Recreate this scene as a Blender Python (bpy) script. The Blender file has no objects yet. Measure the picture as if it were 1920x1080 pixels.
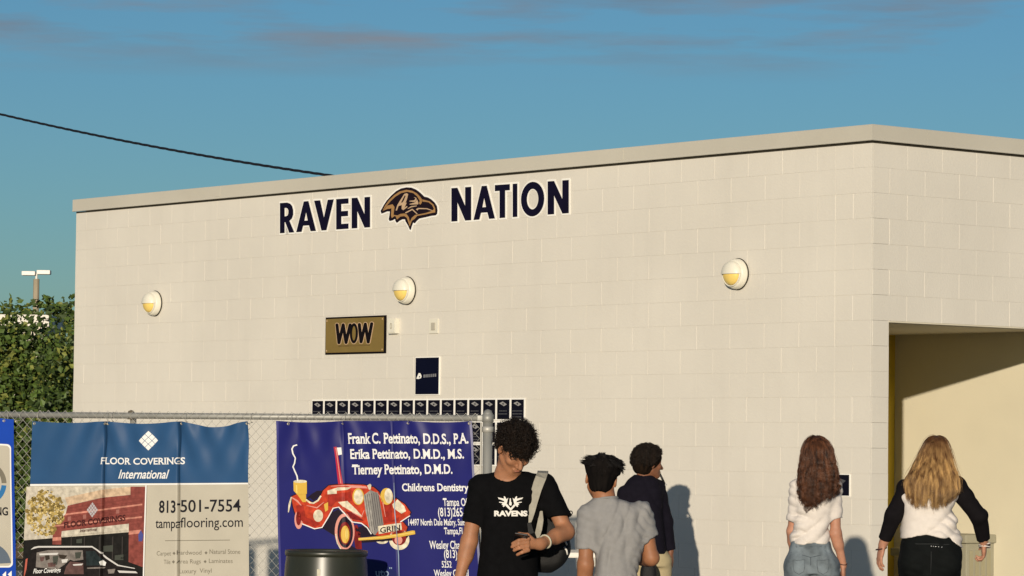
import bpy, bmesh, math, random
import numpy as np
from mathutils import Vector, Matrix
from mathutils.geometry import tessellate_polygon
from mathutils.bvhtree import BVHTree

SC = bpy.context.scene
COL = SC.collection
random.seed(7)
RNG = np.random.default_rng(7)

# ---------------------------------------------------------------- camera
F_PX, HORIZON, ROLL, EYE = 6231.6, 844.0, 0.01123, 1.578
PITCH = math.atan((HORIZON - 540) / F_PX)
cam_data = bpy.data.cameras.new('camera')
cam_data.sensor_width = 36.0
cam_data.lens = F_PX / 1920 * 36.0
cam_data.clip_start, cam_data.clip_end = 0.1, 5000
camera = bpy.data.objects.new('camera', cam_data)
COL.objects.link(camera)
camera.matrix_world = (Matrix.Translation((0, 0, EYE)) @ Matrix.Rotation(math.pi / 2 + PITCH, 4, 'X')
                       @ Matrix.Rotation(ROLL, 4, 'Z'))
SC.camera = camera

# ---------------------------------------------------------------- sky and sun
SUN_EL = math.radians(8.2)
SUN_TRAVEL = Vector((0.148, 0.989)).normalized()          # horizontal direction the light travels
SUN_ROT = math.atan2(-SUN_TRAVEL.x, -SUN_TRAVEL.y)
world = bpy.data.worlds.new('World')
SC.world = world
world.use_nodes = True
wn, wl = world.node_tree.nodes, world.node_tree.links
wn.clear()
w_out = wn.new('ShaderNodeOutputWorld')
w_bg = wn.new('ShaderNodeBackground')
w_bg.inputs['Strength'].default_value = 0.112
sky = wn.new('ShaderNodeTexSky')
sky.sky_type = 'NISHITA'
sky.sun_disc = False
sky.sun_elevation = SUN_EL
sky.sun_rotation = SUN_ROT
sky.altitude = 0.0
sky.air_density = 1.0
sky.dust_density = 0.3
sky.ozone_density = 4.0
w_co = wn.new('ShaderNodeTexCoord')
w_map = wn.new('ShaderNodeMapping')
w_map.inputs['Scale'].default_value = (1.0, 1.0, 9.0)
w_map.inputs['Location'].default_value = (8.009, 4.446, 9.356)
w_noise = wn.new('ShaderNodeTexNoise')
w_noise.inputs['Scale'].default_value = 9.0
w_noise.inputs['Detail'].default_value = 7.0
w_noise.inputs['Roughness'].default_value = 0.55
w_ramp = wn.new('ShaderNodeValToRGB')
w_ramp.color_ramp.elements[0].position = 0.455
w_ramp.color_ramp.elements[1].position = 0.68
w_sep = wn.new('ShaderNodeSeparateXYZ')
w_band = wn.new('ShaderNodeMapRange')                      # clouds begin a few degrees above the roofs
w_band.inputs['From Min'].default_value = 0.110
w_band.inputs['From Max'].default_value = 0.122
w_mul = wn.new('ShaderNodeMath'); w_mul.operation = 'MULTIPLY'
w_shade = wn.new('ShaderNodeTexNoise')
w_shade.inputs['Scale'].default_value = 16.0
w_cloud = wn.new('ShaderNodeMix'); w_cloud.data_type = 'RGBA'
w_cloud.inputs['A'].default_value = (0.95, 1.45, 2.0, 1)
w_cloud.inputs['B'].default_value = (2.55, 2.25, 2.3, 1)
w_tint = wn.new('ShaderNodeMix'); w_tint.data_type = 'RGBA'; w_tint.blend_type = 'MULTIPLY'
w_tint.inputs['Factor'].default_value = 1.0
w_tint.inputs['B'].default_value = (0.63, 0.765, 0.81, 1)
w_mix = wn.new('ShaderNodeMix'); w_mix.data_type = 'RGBA'
wl.new(w_co.outputs['Generated'], w_map.inputs['Vector'])
wl.new(w_map.outputs['Vector'], w_noise.inputs['Vector'])
wl.new(w_map.outputs['Vector'], w_shade.inputs['Vector'])
wl.new(w_noise.outputs['Fac'], w_ramp.inputs['Fac'])
wl.new(w_co.outputs['Generated'], w_sep.inputs['Vector'])
wl.new(w_sep.outputs['Z'], w_band.inputs['Value'])
wl.new(w_ramp.outputs['Color'], w_mul.inputs[0])
wl.new(w_band.outputs['Result'], w_mul.inputs[1])
wl.new(w_shade.outputs['Fac'], w_cloud.inputs['Factor'])
wl.new(sky.outputs['Color'], w_tint.inputs['A'])
wl.new(w_tint.outputs['Result'], w_mix.inputs['A'])
wl.new(w_cloud.outputs['Result'], w_mix.inputs['B'])
wl.new(w_mul.outputs['Value'], w_mix.inputs['Factor'])
wl.new(w_mix.outputs['Result'], w_bg.inputs['Color'])
wl.new(w_bg.outputs['Background'], w_out.inputs['Surface'])

sun_data = bpy.data.lights.new('sun', 'SUN')
sun_data.energy = 4.3
sun_data.angle = math.radians(0.55)
sun_data.color = (1.0, 0.87, 0.70)
sun = bpy.data.objects.new('sun', sun_data)
COL.objects.link(sun)
sun_dir = Vector((SUN_TRAVEL.x * math.cos(SUN_EL), SUN_TRAVEL.y * math.cos(SUN_EL), -math.sin(SUN_EL)))
sun.rotation_euler = sun_dir.to_track_quat('-Z', 'Y').to_euler()
sun.location = (-6, -30, 14)

SC.view_settings.view_transform = 'Standard'
SC.view_settings.look = 'None'
SC.view_settings.exposure = 0.0
SC.view_settings.gamma = 1.0

# ---------------------------------------------------------------- surveying: photo point -> place
_cr, _sr, _cp, _sp = math.cos(ROLL), math.sin(ROLL), math.cos(PITCH), math.sin(PITCH)
EYEV = Vector((0, 0, EYE))
def ray(px, py):
    x, y = px - 960, py - 540
    xr, yr = x * _cr + y * _sr, -x * _sr + y * _cr
    return Vector((xr, yr * _sp + F_PX * _cp, -yr * _cp + F_PX * _sp))
def at(px, py, Y):
    d = ray(px, py)
    return EYEV + d * (Y / d.y)
ANG = 0.69136
UH = Vector((-math.sin(ANG), math.cos(ANG), 0))       # along the long wall, away from the corner
VH = Vector((math.cos(ANG), math.sin(ANG), 0))        # along the end wall, away from the corner
ZH = Vector((0, 0, 1))
CORNER = Vector((2.8518, 26.3454, 0))
def W(u, v, z):
    return CORNER + UH * u + VH * v + ZH * z
def on_plane(px, py, p0, n):
    d = ray(px, py)
    return EYEV + d * ((p0 - EYEV).dot(n) / d.dot(n))
def wall_uz(px, py, off=0.0):
    p = on_plane(px, py, CORNER - VH * off, VH)
    return (p - CORNER).dot(UH), p.z
def frame(o, x, y, z):
    m = Matrix.Identity(4)
    for i in range(3):
        m[i][0], m[i][1], m[i][2], m[i][3] = x[i], y[i], z[i], o[i]
    return m
def wall_frame(u, z, off=0.0):                         # x right along the wall, y up, z out of the wall
    return frame(W(u, -off, z), -UH, ZH, -VH)
def end_frame(v, z, off=0.0):
    return frame(W(-off, v, z), VH, ZH, -UH)

# ---------------------------------------------------------------- object helpers
def link(o, parent=None):
    COL.objects.link(o)
    if parent is not None:
        o.parent = parent
    return o
def tag(o, label=None, cat=None, group=None, kind=None):
    if label: o['label'] = label
    if cat: o['category'] = cat
    if group: o['group'] = group
    if kind: o['kind'] = kind
    return o
def thing(name, label, cat, m=None, group=None):
    o = bpy.data.objects.new(name, None)
    o.empty_display_size = 0.1
    COL.objects.link(o)
    if m is not None:
        o.matrix_world = m if isinstance(m, Matrix) else Matrix.Translation(m)
    return tag(o, label, cat, group)
def finish(me, smooth=False):
    if smooth:
        me.polygons.foreach_set('use_smooth', [True] * len(me.polygons))
    me.update()
    return me
def obj(name, bm, mat, parent=None, smooth=False, loc=None, m=None):
    if isinstance(bm, bpy.types.Mesh):
        me = bm
    else:
        me = bpy.data.meshes.new(name)
        bmesh.ops.recalc_face_normals(bm, faces=bm.faces)
        bm.to_mesh(me); bm.free()
    if mat is not None and not len(me.materials):
        me.materials.append(mat)
    finish(me, smooth)
    o = bpy.data.objects.new(name, me)
    link(o, parent)
    if loc is not None: o.location = loc
    if m is not None: o.matrix_local = m
    return o
def flat(name, bm, mat, parent=None, m=None):           # like obj() but keeps the face directions
    me = bpy.data.meshes.new(name)
    bm.to_mesh(me); bm.free()
    me.materials.append(mat)
    o = bpy.data.objects.new(name, me)
    link(o, parent)
    if m is not None: o.matrix_local = m
    return o
def box(bm, x0, x1, y0, y1, z0, z1, bev=0.0):
    r = bmesh.ops.create_cube(bm, size=1.0)
    for v in r['verts']:
        v.co = Vector((x0 + (v.co.x + .5) * (x1 - x0), y0 + (v.co.y + .5) * (y1 - y0), z0 + (v.co.z + .5) * (z1 - z0)))
    if bev:
        es = list({e for v in r['verts'] for e in v.link_edges})
        bmesh.ops.bevel(bm, geom=es, offset=bev, segments=2, affect='EDGES', profile=0.6)
def tube(bm, pts, rad, seg=8, closed=False, cap=True):
    pts = [Vector(p) for p in pts]
    n = len(pts)
    if not isinstance(rad, (list, tuple)): rad = [rad] * n
    rings, nrm = [], None
    for i in range(n):
        a = pts[i - 1] if (i or closed) else pts[0]
        b = pts[(i + 1) % n] if (i < n - 1 or closed) else pts[-1]
        t = (b - a).normalized()
        if nrm is None:
            nrm = t.orthogonal().normalized()
        nrm = (nrm - t * nrm.dot(t))
        nrm = nrm.normalized() if nrm.length > 1e-6 else t.orthogonal().normalized()
        bi = t.cross(nrm)
        rings.append([bm.verts.new(pts[i] + (nrm * math.cos(k * 2 * math.pi / seg) + bi * math.sin(k * 2 * math.pi / seg)) * rad[i]) for k in range(seg)])
    for i in range(n if closed else n - 1):
        A, B = rings[i], rings[(i + 1) % n]
        for k in range(seg):
            bm.faces.new((A[k], A[(k + 1) % seg], B[(k + 1) % seg], B[k]))
    if cap and not closed:
        bm.faces.new(rings[0][::-1]); bm.faces.new(rings[-1])
def lathe(bm, prof, seg=32, a0=0.0, a1=2 * math.pi, axis='Z'):
    full = abs(a1 - a0 - 2 * math.pi) < 1e-6
    cols = []
    for k in range(seg if full else seg + 1):
        a = a0 + (a1 - a0) * k / seg
        cols.append([bm.verts.new((r * math.cos(a), r * math.sin(a), z)) for r, z in prof])
    m = len(cols)
    for k in range(m if full else m - 1):
        A, B = cols[k], cols[(k + 1) % m]
        for i in range(len(prof) - 1):
            f = [A[i], B[i], B[i + 1], A[i + 1]]
            if prof[i][0] < 1e-7: f = [A[i], B[i + 1], A[i + 1]]
            elif prof[i + 1][0] < 1e-7: f = [A[i], B[i], A[i + 1]]
            try: bm.faces.new(f)
            except ValueError: pass
    bmesh.ops.remove_doubles(bm, verts=bm.verts, dist=1e-6)

# ---------------------------------------------------------------- materials
MATS = {}
def mat(name, color, rough=0.7, var=0.08, scale=6.0, bump=0.0, bscale=80.0, metal=0.0, spec=0.35, stretch=None, detail=4.0,
        dirt=0.0, dirt_col=(0.2, 0.17, 0.12), dirt_scale=2.0, trans=0.0, sss=0.0, world_co=False, streak=0.0):
    if name in MATS: return MATS[name]
    m = bpy.data.materials.new(name); m.use_nodes = True
    nt = m.node_tree; N, L = nt.nodes, nt.links
    b = N['Principled BSDF']
    b.inputs['Roughness'].default_value = rough
    b.inputs['Metallic'].default_value = metal
    b.inputs['Specular IOR Level'].default_value = spec
    co = N.new('ShaderNodeTexCoord')
    vec = co.outputs['Object']
    if world_co: vec = N.new('ShaderNodeNewGeometry').outputs['Position']
    if stretch:
        mp = N.new('ShaderNodeMapping'); mp.inputs['Scale'].default_value = stretch
        L.new(vec, mp.inputs['Vector']); vec = mp.outputs['Vector']
    c = None
    if var:
        nz = N.new('ShaderNodeTexNoise'); nz.inputs['Scale'].default_value = scale; nz.inputs['Detail'].default_value = detail
        L.new(vec, nz.inputs['Vector'])
        mx = N.new('ShaderNodeMix'); mx.data_type = 'RGBA'
        mx.inputs['A'].default_value = tuple(max(0, x * (1 - var)) for x in color) + (1,)
        mx.inputs['B'].default_value = tuple(min(1, x * (1 + var)) for x in color) + (1,)
        mr = N.new('ShaderNodeMapRange'); mr.inputs['From Min'].default_value = .3; mr.inputs['From Max'].default_value = .7
        L.new(nz.outputs['Fac'], mr.inputs['Value']); L.new(mr.outputs['Result'], mx.inputs['Factor'])
        c = mx.outputs['Result']
    if dirt:
        n2 = N.new('ShaderNodeTexNoise'); n2.inputs['Scale'].default_value = dirt_scale; n2.inputs['Detail'].default_value = 8
        n2.inputs['Roughness'].default_value = .7
        L.new(vec, n2.inputs['Vector'])
        r2 = N.new('ShaderNodeMapRange'); r2.inputs['From Min'].default_value = .5; r2.inputs['From Max'].default_value = .8
        r2.inputs['To Max'].default_value = dirt
        m2 = N.new('ShaderNodeMix'); m2.data_type = 'RGBA'
        if c is None: m2.inputs['A'].default_value = tuple(color) + (1,)
        else: L.new(c, m2.inputs['A'])
        m2.inputs['B'].default_value = tuple(dirt_col) + (1,)
        L.new(n2.outputs['Fac'], r2.inputs['Value']); L.new(r2.outputs['Result'], m2.inputs['Factor'])
        c = m2.outputs['Result']
    if streak:                                            # faint rain streaks running down
        ms = N.new('ShaderNodeMapping'); ms.inputs['Scale'].default_value = (7, 7, .45); L.new(vec, ms.inputs['Vector'])
        n4 = N.new('ShaderNodeTexNoise'); n4.inputs['Scale'].default_value = 1.0; n4.inputs['Detail'].default_value = 6; L.new(ms.outputs['Vector'], n4.inputs['Vector'])
        r4 = N.new('ShaderNodeMapRange'); r4.inputs['From Min'].default_value = .5; r4.inputs['From Max'].default_value = .75; r4.inputs['To Max'].default_value = streak; L.new(n4.outputs['Fac'], r4.inputs['Value'])
        m4 = N.new('ShaderNodeMix'); m4.data_type = 'RGBA'; L.new(c, m4.inputs['A']); m4.inputs['B'].default_value = tuple(x * .6 for x in color) + (1,); L.new(r4.outputs['Result'], m4.inputs['Factor']); c = m4.outputs['Result']
    if c is None: b.inputs['Base Color'].default_value = tuple(color) + (1,)
    else: L.new(c, b.inputs['Base Color'])
    if bump:
        n3 = N.new('ShaderNodeTexNoise'); n3.inputs['Scale'].default_value = bscale; n3.inputs['Detail'].default_value = 3
        L.new(vec, n3.inputs['Vector'])
        bp = N.new('ShaderNodeBump'); bp.inputs['Strength'].default_value = bump; bp.inputs['Distance'].default_value = .01
        L.new(n3.outputs['Fac'], bp.inputs['Height']); L.new(bp.outputs['Normal'], b.inputs['Normal'])
    if sss:
        b.inputs['Subsurface Weight'].default_value = sss
        b.inputs['Subsurface Radius'].default_value = (.02, .008, .004)
        b.inputs['Subsurface Scale'].default_value = .5
    MATS[name] = m
    return m
def srgb(r, g, b):
    f = lambda c: (c / 255 / 12.92) if c / 255 <= .04045 else ((c / 255 + .055) / 1.055) ** 2.4
    return (f(r), f(g), f(b))

# ---------------------------------------------------------------- flat print: outlines -> sheets
TXT = {}
def text_mesh(s, off=0.0, shear=0.0):
    """unit-height outline of a line of lettering as (verts2d, faces)"""
    key = (s, off, shear)
    if key in TXT: return TXT[key]
    cu = bpy.data.curves.new('lettering', 'FONT')
    cu.body = s; cu.size = 1.0; cu.offset = off; cu.shear = shear; cu.resolution_u = 4
    o = bpy.data.objects.new('lettering', cu); COL.objects.link(o)
    dg = bpy.context.evaluated_depsgraph_get(); dg.update()
    me = bpy.data.meshes.new_from_object(o.evaluated_get(dg))
    V = [(v.co.x, v.co.y) for v in me.vertices]; Fc = [tuple(p.vertices) for p in me.polygons]
    bpy.data.objects.remove(o); bpy.data.curves.remove(cu); bpy.data.meshes.remove(me)
    TXT[key] = (V, Fc)
    return TXT[key]
def ring_polys(contours):
    pl = [[Vector((p[0], p[1], 0)) for p in c] for c in contours]
    tri = tessellate_polygon(pl)
    V = [(p.x, p.y) for c in pl for p in c]
    return V, [tuple(t) for t in tri]
def text_shape(s, x0, x1, y_base, y_top, off=0.0, shear=0.0, serif=0.0, slope=0.0, cap='H', dy=0.0):
    """lettering fitted into photo coordinates (y grows downward)"""
    V, Fc = text_mesh(s, off, shear)
    caph = max(p[1] for p in text_mesh(cap, off)[0])
    V = list(V); Fc = list(Fc)
    if serif:
        stem = serif
        cnt = {}
        for f in Fc:
            for i in range(len(f)):
                e = tuple(sorted((f[i], f[(i + 1) % len(f)])))
                cnt.setdefault(e, []).append(f)
        extra = []
        for (a, b), fs in cnt.items():
            if len(fs) != 1: continue
            ax, ay = V[a]; bx, by = V[b]
            if abs(ay - by) < .004 and .045 < abs(ax - bx) < .26:
                cy = sum(V[i][1] for i in fs[0]) / len(fs[0])
                up = 1 if cy > ay else -1
                l, r = min(ax, bx) - stem, max(ax, bx) + stem
                extra.append((l, r, ay, ay + up * .055))
        for l, r, y0, y1 in extra:
            k = len(V)
            V += [(l, y0), (r, y0), (r, y1), (l, y1)]
            Fc.append((k, k + 1, k + 2, k + 3))
    mn, mx = min(p[0] for p in V), max(p[0] for p in V)
    out = []
    for x, y in V:
        X = x0 + (x - mn) / (mx - mn) * (x1 - x0)
        out.append((X, y_base - y / caph * (y_base - y_top) + slope * (X - x0) + dy))
    return out, Fc
def oval(cx, cy, rx, ry, n=24, a0=0, a1=360):
    return [(cx + rx * math.cos(math.radians(a0 + (a1 - a0) * k / n)), cy + ry * math.sin(math.radians(a0 + (a1 - a0) * k / n))) for k in range(n)]
def stroke(pts, w):
    """outline of a polyline of width w"""
    P = [Vector(p) for p in pts]; L_, R_ = [], []
    for i, p in enumerate(P):
        a = P[max(0, i - 1)]; b = P[min(len(P) - 1, i + 1)]
        t = (b - a).normalized(); n = Vector((-t.y, t.x)) * (w / 2 if not isinstance(w, (list, tuple)) else w[i] / 2)
        L_.append(tuple(p + n)); R_.append(tuple(p - n))
    return L_ + R_[::-1]
def grow(c, d):
    P = [Vector((p[0], p[1])) for p in c]; n = len(P); out = []
    area = sum(P[i].x * P[(i + 1) % n].y - P[(i + 1) % n].x * P[i].y for i in range(n))
    s = 1 if area > 0 else -1
    for i in range(n):
        e1 = (P[i] - P[i - 1]).normalized(); e2 = (P[(i + 1) % n] - P[i]).normalized()
        n1 = Vector((e1.y, -e1.x)); n2 = Vector((e2.y, -e2.x))
        m = n1 + n2
        m = m.normalized() if m.length > .05 else n1
        k = min(2.0, 1 / max(.35, m.dot(n1)))
        out.append(tuple(P[i] + m * d * s * k))
    return out
def sheet(shapes, fn, cuts_x=(), cuts_y=()):
    """shapes: list of (verts2d, faces); cut along the given lines, then carried onto the surface by fn"""
    bm = bmesh.new()
    for V, Fc in shapes:
        vs = [bm.verts.new((x, y, 0)) for x, y in V]
        for f in Fc:
            try: bm.faces.new([vs[i] for i in f])
            except ValueError: pass
    if len(bm.verts):
        xs = [v.co.x for v in bm.verts]; ys = [v.co.y for v in bm.verts]
        for c in cuts_x:
            if min(xs) < c < max(xs):
                bmesh.ops.bisect_plane(bm, geom=bm.verts[:] + bm.edges[:] + bm.faces[:], plane_co=(c, 0, 0), plane_no=(1, 0, 0), dist=1e-4)
        for c in cuts_y:
            if min(ys) < c < max(ys):
                bmesh.ops.bisect_plane(bm, geom=bm.verts[:] + bm.edges[:] + bm.faces[:], plane_co=(0, c, 0), plane_no=(0, 1, 0), dist=1e-4)
    for v in bm.verts: v.co = fn(v.co.x, v.co.y)
    return bm
def solid_poly(bm, contours, z0, z1):
    """extruded outline with holes, in the local x/y plane"""
    V, T = ring_polys(contours)
    lo = [bm.verts.new((x, y, z0)) for x, y in V]; hi = [bm.verts.new((x, y, z1)) for x, y in V]
    for t in T:
        bm.faces.new([hi[i] for i in t]); bm.faces.new([lo[i] for i in t][::-1])
    k = 0
    for c in contours:
        n = len(c)
        for i in range(n):
            a, b = k + i, k + (i + 1) % n
            bm.faces.new((lo[a], lo[b], hi[b], hi[a]))
        k += n

# ================================================================ SETTING
BLK, CRS, NC = 0.4064, 0.2032, 20
LEN = 29 * BLK
WALL_H = NC * CRS
HEAD_H = 13 * CRS                       # top of the porch opening
PV0, PV1, PU = 0.2032, 3.05, 2.66       # porch: jamb, far side wall, depth
M_paint = mat('cream_wall_paint', (0.668, 0.632, 0.552), .62, .04, 1.1, bump=.16, bscale=62, world_co=True, streak=.06, dirt=.07, dirt_col=(.50, .44, .33), dirt_scale=.9)
M_mortar = mat('painted_mortar_joint', (0.675, 0.64, 0.56), .7, .03, 3, bump=.15, bscale=60, world_co=True)
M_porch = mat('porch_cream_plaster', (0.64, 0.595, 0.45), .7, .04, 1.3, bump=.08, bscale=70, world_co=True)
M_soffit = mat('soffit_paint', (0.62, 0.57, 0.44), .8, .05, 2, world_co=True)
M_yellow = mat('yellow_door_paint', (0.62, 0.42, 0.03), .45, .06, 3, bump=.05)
M_coping = mat('beige_coping_metal', (0.52, 0.49, 0.41), .5, .05, .8, world_co=True, dirt=.12, dirt_scale=1.4, dirt_col=(.32, .29, .2))
M_gap_shade = mat('coping_gap_shade', (0.03, 0.025, 0.015), .9, .2, 5)  # near-black colour in place of the shadow line below the coping
M_roof = mat('roof_membrane', (0.4, 0.39, 0.36), .9, .1, 1)

# ground
bm = bmesh.new()
gs = [(-900, -300), (900, -300), (900, 1500), (-900, 1500)]
bm.faces.new([bm.verts.new((x, y, -0.012)) for x, y in gs])
tag(obj('ground', bm, mat('dry_grass_ground', (0.10, 0.11, 0.045), .95, .35, .6, bump=.5, bscale=20, world_co=True)), kind='structure')
bm = bmesh.new()
bm.faces.new([bm.verts.new((x, y, -0.004)) for x, y in [(-16, 4), (16, 4), (16, 42), (-16, 42)]])
pav = tag(obj('pavement', bm, mat('concrete_pavement', (0.24, 0.23, 0.205), .9, .12, .8, bump=.25, bscale=40, world_co=True, dirt=.3)), kind='structure')

# building
bld = thing('school_building', 'cream painted block building with flat roof and a recessed porch at its right end', 'building', CORNER.copy())
BI = Matrix.Translation(-CORNER)
def bquad(bm, pts):
    bm.faces.new([bm.verts.new(p - CORNER) for p in pts])
def bslab(bm, u0, u1, v0, v1, z0, z1):
    c = [[[bm.verts.new(W(u, v, z) - CORNER) for z in (z0, z1)] for v in (v0, v1)] for u in (u0, u1)]
    for f in [(c[0][0][0], c[0][0][1], c[0][1][1], c[0][1][0]), (c[1][0][0], c[1][1][0], c[1][1][1], c[1][0][1]),
              (c[0][0][0], c[1][0][0], c[1][0][1], c[0][0][1]), (c[0][1][0], c[0][1][1], c[1][1][1], c[1][1][0]),
              (c[0][0][0], c[0][1][0], c[1][1][0], c[1][0][0]), (c[0][0][1], c[1][0][1], c[1][1][1], c[0][1][1])]:
        bm.faces.new(f)
JD = 0.0022
DEEP = 9.0                                # how far the building runs back along the end wall
WT = WALL_H - .014
bm = bmesh.new(); bslab(bm, 0.012, LEN, JD, .19, 0, WT)
long_wall = obj('long_wall', bm, M_mortar, bld)
bm = bmesh.new()
bslab(bm, JD, .19, .191, PV0 - .0005, 0, WT)
bslab(bm, JD, .19, PV0, PV1 - .001, HEAD_H, WT)
bslab(bm, JD, .19, PV1, DEEP, 0, WT)
end_wall = obj('end_wall', bm, M_mortar, bld)
bm = bmesh.new()
bslab(bm, LEN - .19, LEN - .001, .191, DEEP, 0, WT); bslab(bm, .191, LEN - .191, DEEP - .19, DEEP, 0, WT)
obj('back_wall', bm, M_paint, bld)
bm = bmesh.new(); bslab(bm, .02, LEN - .02, .02, DEEP - .02, WALL_H + .02, WALL_H + .06)
obj('roof', bm, M_roof, bld)
# porch recess
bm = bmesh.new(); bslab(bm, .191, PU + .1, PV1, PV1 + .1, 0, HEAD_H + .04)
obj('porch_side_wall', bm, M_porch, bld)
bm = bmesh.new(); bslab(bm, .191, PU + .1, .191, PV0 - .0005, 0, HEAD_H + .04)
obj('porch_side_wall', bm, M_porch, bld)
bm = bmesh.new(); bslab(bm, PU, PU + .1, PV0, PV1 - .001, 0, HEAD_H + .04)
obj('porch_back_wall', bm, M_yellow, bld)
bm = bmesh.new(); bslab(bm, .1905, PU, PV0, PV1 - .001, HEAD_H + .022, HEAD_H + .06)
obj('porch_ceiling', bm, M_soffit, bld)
bm = bmesh.new(); bslab(bm, -.004, .186, PV0 + .001, PV1 - .002, HEAD_H - .012, HEAD_H - .001)
obj('lintel_plate', bm, M_soffit, bld)
# door in the back of the porch
door = None
bm = bmesh.new(); bslab(bm, PU - .05, PU - .002, .9, 2.1, 0.0, 2.2)
door = obj('door', bm, M_yellow, bld)
bm = bmesh.new(); bslab(bm, PU - .09, PU - .052, 1.92, 1.97, 1.0, 1.12)
obj('handle', bm, mat('brushed_steel', (.5, .5, .5), .35, .05, metal=1), door)

# concrete blocks, each with its own edges, chamfer and depth
def block_mesh(w, seed):
    r = random.Random(seed)
    j = r.choice((.0005, .0009, .0016, .0028)); c = j * r.uniform(.6, .9); d = r.uniform(-.0005, .0005)
    bm = bmesh.new()
    x0, x1, y0, y1 = j, w - j * .8, j * .3, CRS - j * .3
    def rg(ins, z): return [bm.verts.new(p) for p in ((x0 + ins, y0 + ins * .8, z), (x1 - ins, y0 + ins * .8, z), (x1 - ins, y1 - ins * .8, z), (x0 + ins, y1 - ins * .8, z))]
    A, B, C_ = rg(0, -.012), rg(0, -c + d), rg(c, d)
    for P, Q in ((A, B), (B, C_)):
        for i in range(4): bm.faces.new((P[i], P[(i + 1) % 4], Q[(i + 1) % 4], Q[i]))
    bm.faces.new(C_)
    me = bpy.data.meshes.new('block'); bm.to_mesh(me); bm.free()
    me.materials.append(M_paint)
    return me
VAR = {w: [block_mesh(w * BLK / 2, 50 + 7 * i + w) for i in range(6)] for w in (1, 2)}
VCOR = [block_mesh(.2032 - .0125, 900 + i) for i in range(4)]
VCOF = [block_mesh(.4064 - .0125, 920 + i) for i in range(4)]
blocks = []                               # (frame matrix, mesh, parent wall, sort depth, in view)
def px_of(p):
    d = p - EYEV
    zc = d.y * _cp + d.z * _sp; yc = d.z * _cp - d.y * _sp
    x, y = F_PX * d.x / zc, -F_PX * yc / zc
    return 960 + x * _cr - y * _sr, 540 + x * _sr + y * _cr, zc
def add_block(m, me, wall, mid):
    x, y, z = px_of(mid)
    blocks.append((z, 0 < x < 1920 and y < 1075, m, me, wall))
for k in range(NC):
    z = k * CRS
    js = [0.0] + ([BLK / 2] if k % 2 else []) + [BLK]
    u = BLK
    if k % 2: u += BLK / 2; js.append(u)
    while u < LEN - 1e-6:
        u = min(u + BLK, LEN); js.append(u)
    for a, b in zip(js[:-1], js[1:]):
        add_block(wall_frame(b, z), random.choice(VAR[2 if b - a > .3 else 1]), long_wall, W((a + b) / 2, 0, z + .1))
    v, first = 0.0, True
    while v < DEEP - .05:
        w = BLK / 2 if (first and k % 2 == 0) else BLK
        if z < HEAD_H - .01 and v < PV1 - .01: w = BLK / 2
        if v + w > DEEP: w = BLK / 2
        if z < HEAD_H - .01 and PV0 - .01 < v < PV1 - .06:
            v += w; first = False; continue
        if first: add_block(end_frame(.0125, z), random.choice(VCOR if w < .3 else VCOF), end_wall, W(0, w / 2, z + .1))
        else: add_block(end_frame(v, z), random.choice(VAR[2 if w > .3 else 1]), end_wall, W(0, v + w / 2, z + .1))
        v += w; first = False
blocks.sort(key=lambda t: (not t[1], t[0]))
rest = {long_wall: bmesh.new(), end_wall: bmesh.new()}
for i, (z, vis, m, me, wall) in enumerate(blocks):
    m = BI @ m
    if i < 300 and vis:
        b = bpy.data.objects.new('block', me); link(b, wall); b.matrix_local = m
    else:
        t = rest[wall]; n0 = len(t.verts)
        t.from_mesh(me); t.verts.ensure_lookup_table()
        bmesh.ops.transform(t, matrix=m, verts=t.verts[n0:])
for wall, t in rest.items():
    me = bpy.data.meshes.new('blockwork'); t.to_mesh(t and me); t.free()
    me.materials.clear(); me.materials.append(M_paint)
    o = bpy.data.objects.new('blockwork', me); link(o, wall); o['kind'] = 'stuff'

# roof edge: dark strip painted as the shade under the coping, metal coping in lengths
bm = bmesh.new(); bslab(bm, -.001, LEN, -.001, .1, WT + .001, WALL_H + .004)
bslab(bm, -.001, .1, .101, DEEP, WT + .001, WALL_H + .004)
obj('shadow_line', bm, M_gap_shade, bld)
CT = WALL_H + .134
def coping(runs, axis):
    for a, b in runs:
        bm = bmesh.new()
        prof = [(-.026, WALL_H + .004), (-.034, WALL_H + .008), (-.030, WALL_H + .024), (-.030, CT - .006), (-.026, CT), (.16, CT - .012), (.16, WALL_H + .03)]
        ends = []
        for s in (a, b):
            ring = []
            for o_, z in prof:
                t = s
                if abs(s) < 1e-6: t = s + o_ if o_ < 0 else s + (o_ if axis == 'v' else o_)
                p = W(t, o_, z) if axis == 'u' else W(o_, t, z)
                ring.append(bm.verts.new(p - CORNER))
            ends.append(ring)
        for i in range(len(prof) - 1): bm.faces.new((ends[0][i], ends[1][i], ends[1][i + 1], ends[0][i + 1]))
        bm.faces.new(ends[0]); bm.faces.new(ends[1][::-1])
        obj('coping', bm, M_coping, bld)
for u_ in (3.0015, 6.0515, 9.1015):
    bm = bmesh.new(); bslab(bm, u_ - .05, u_ + .05, -.0325, -.0305, WALL_H + .026, CT - .008); obj('coping_joint_cover', bm, M_coping, bld)
for v_ in (3.6515,):
    bm = bmesh.new(); bslab(bm, -.0325, -.0305, v_ - .05, v_ + .05, WALL_H + .026, CT - .008); obj('coping_joint_cover', bm, M_coping, bld)
coping([(0, 3.0), (3.003, 6.05), (6.053, 9.1), (9.103, LEN + .03)], 'u')
coping([(0, .60), (.603, 3.65), (3.653, 6.7), (6.703, DEEP)], 'v')

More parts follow.
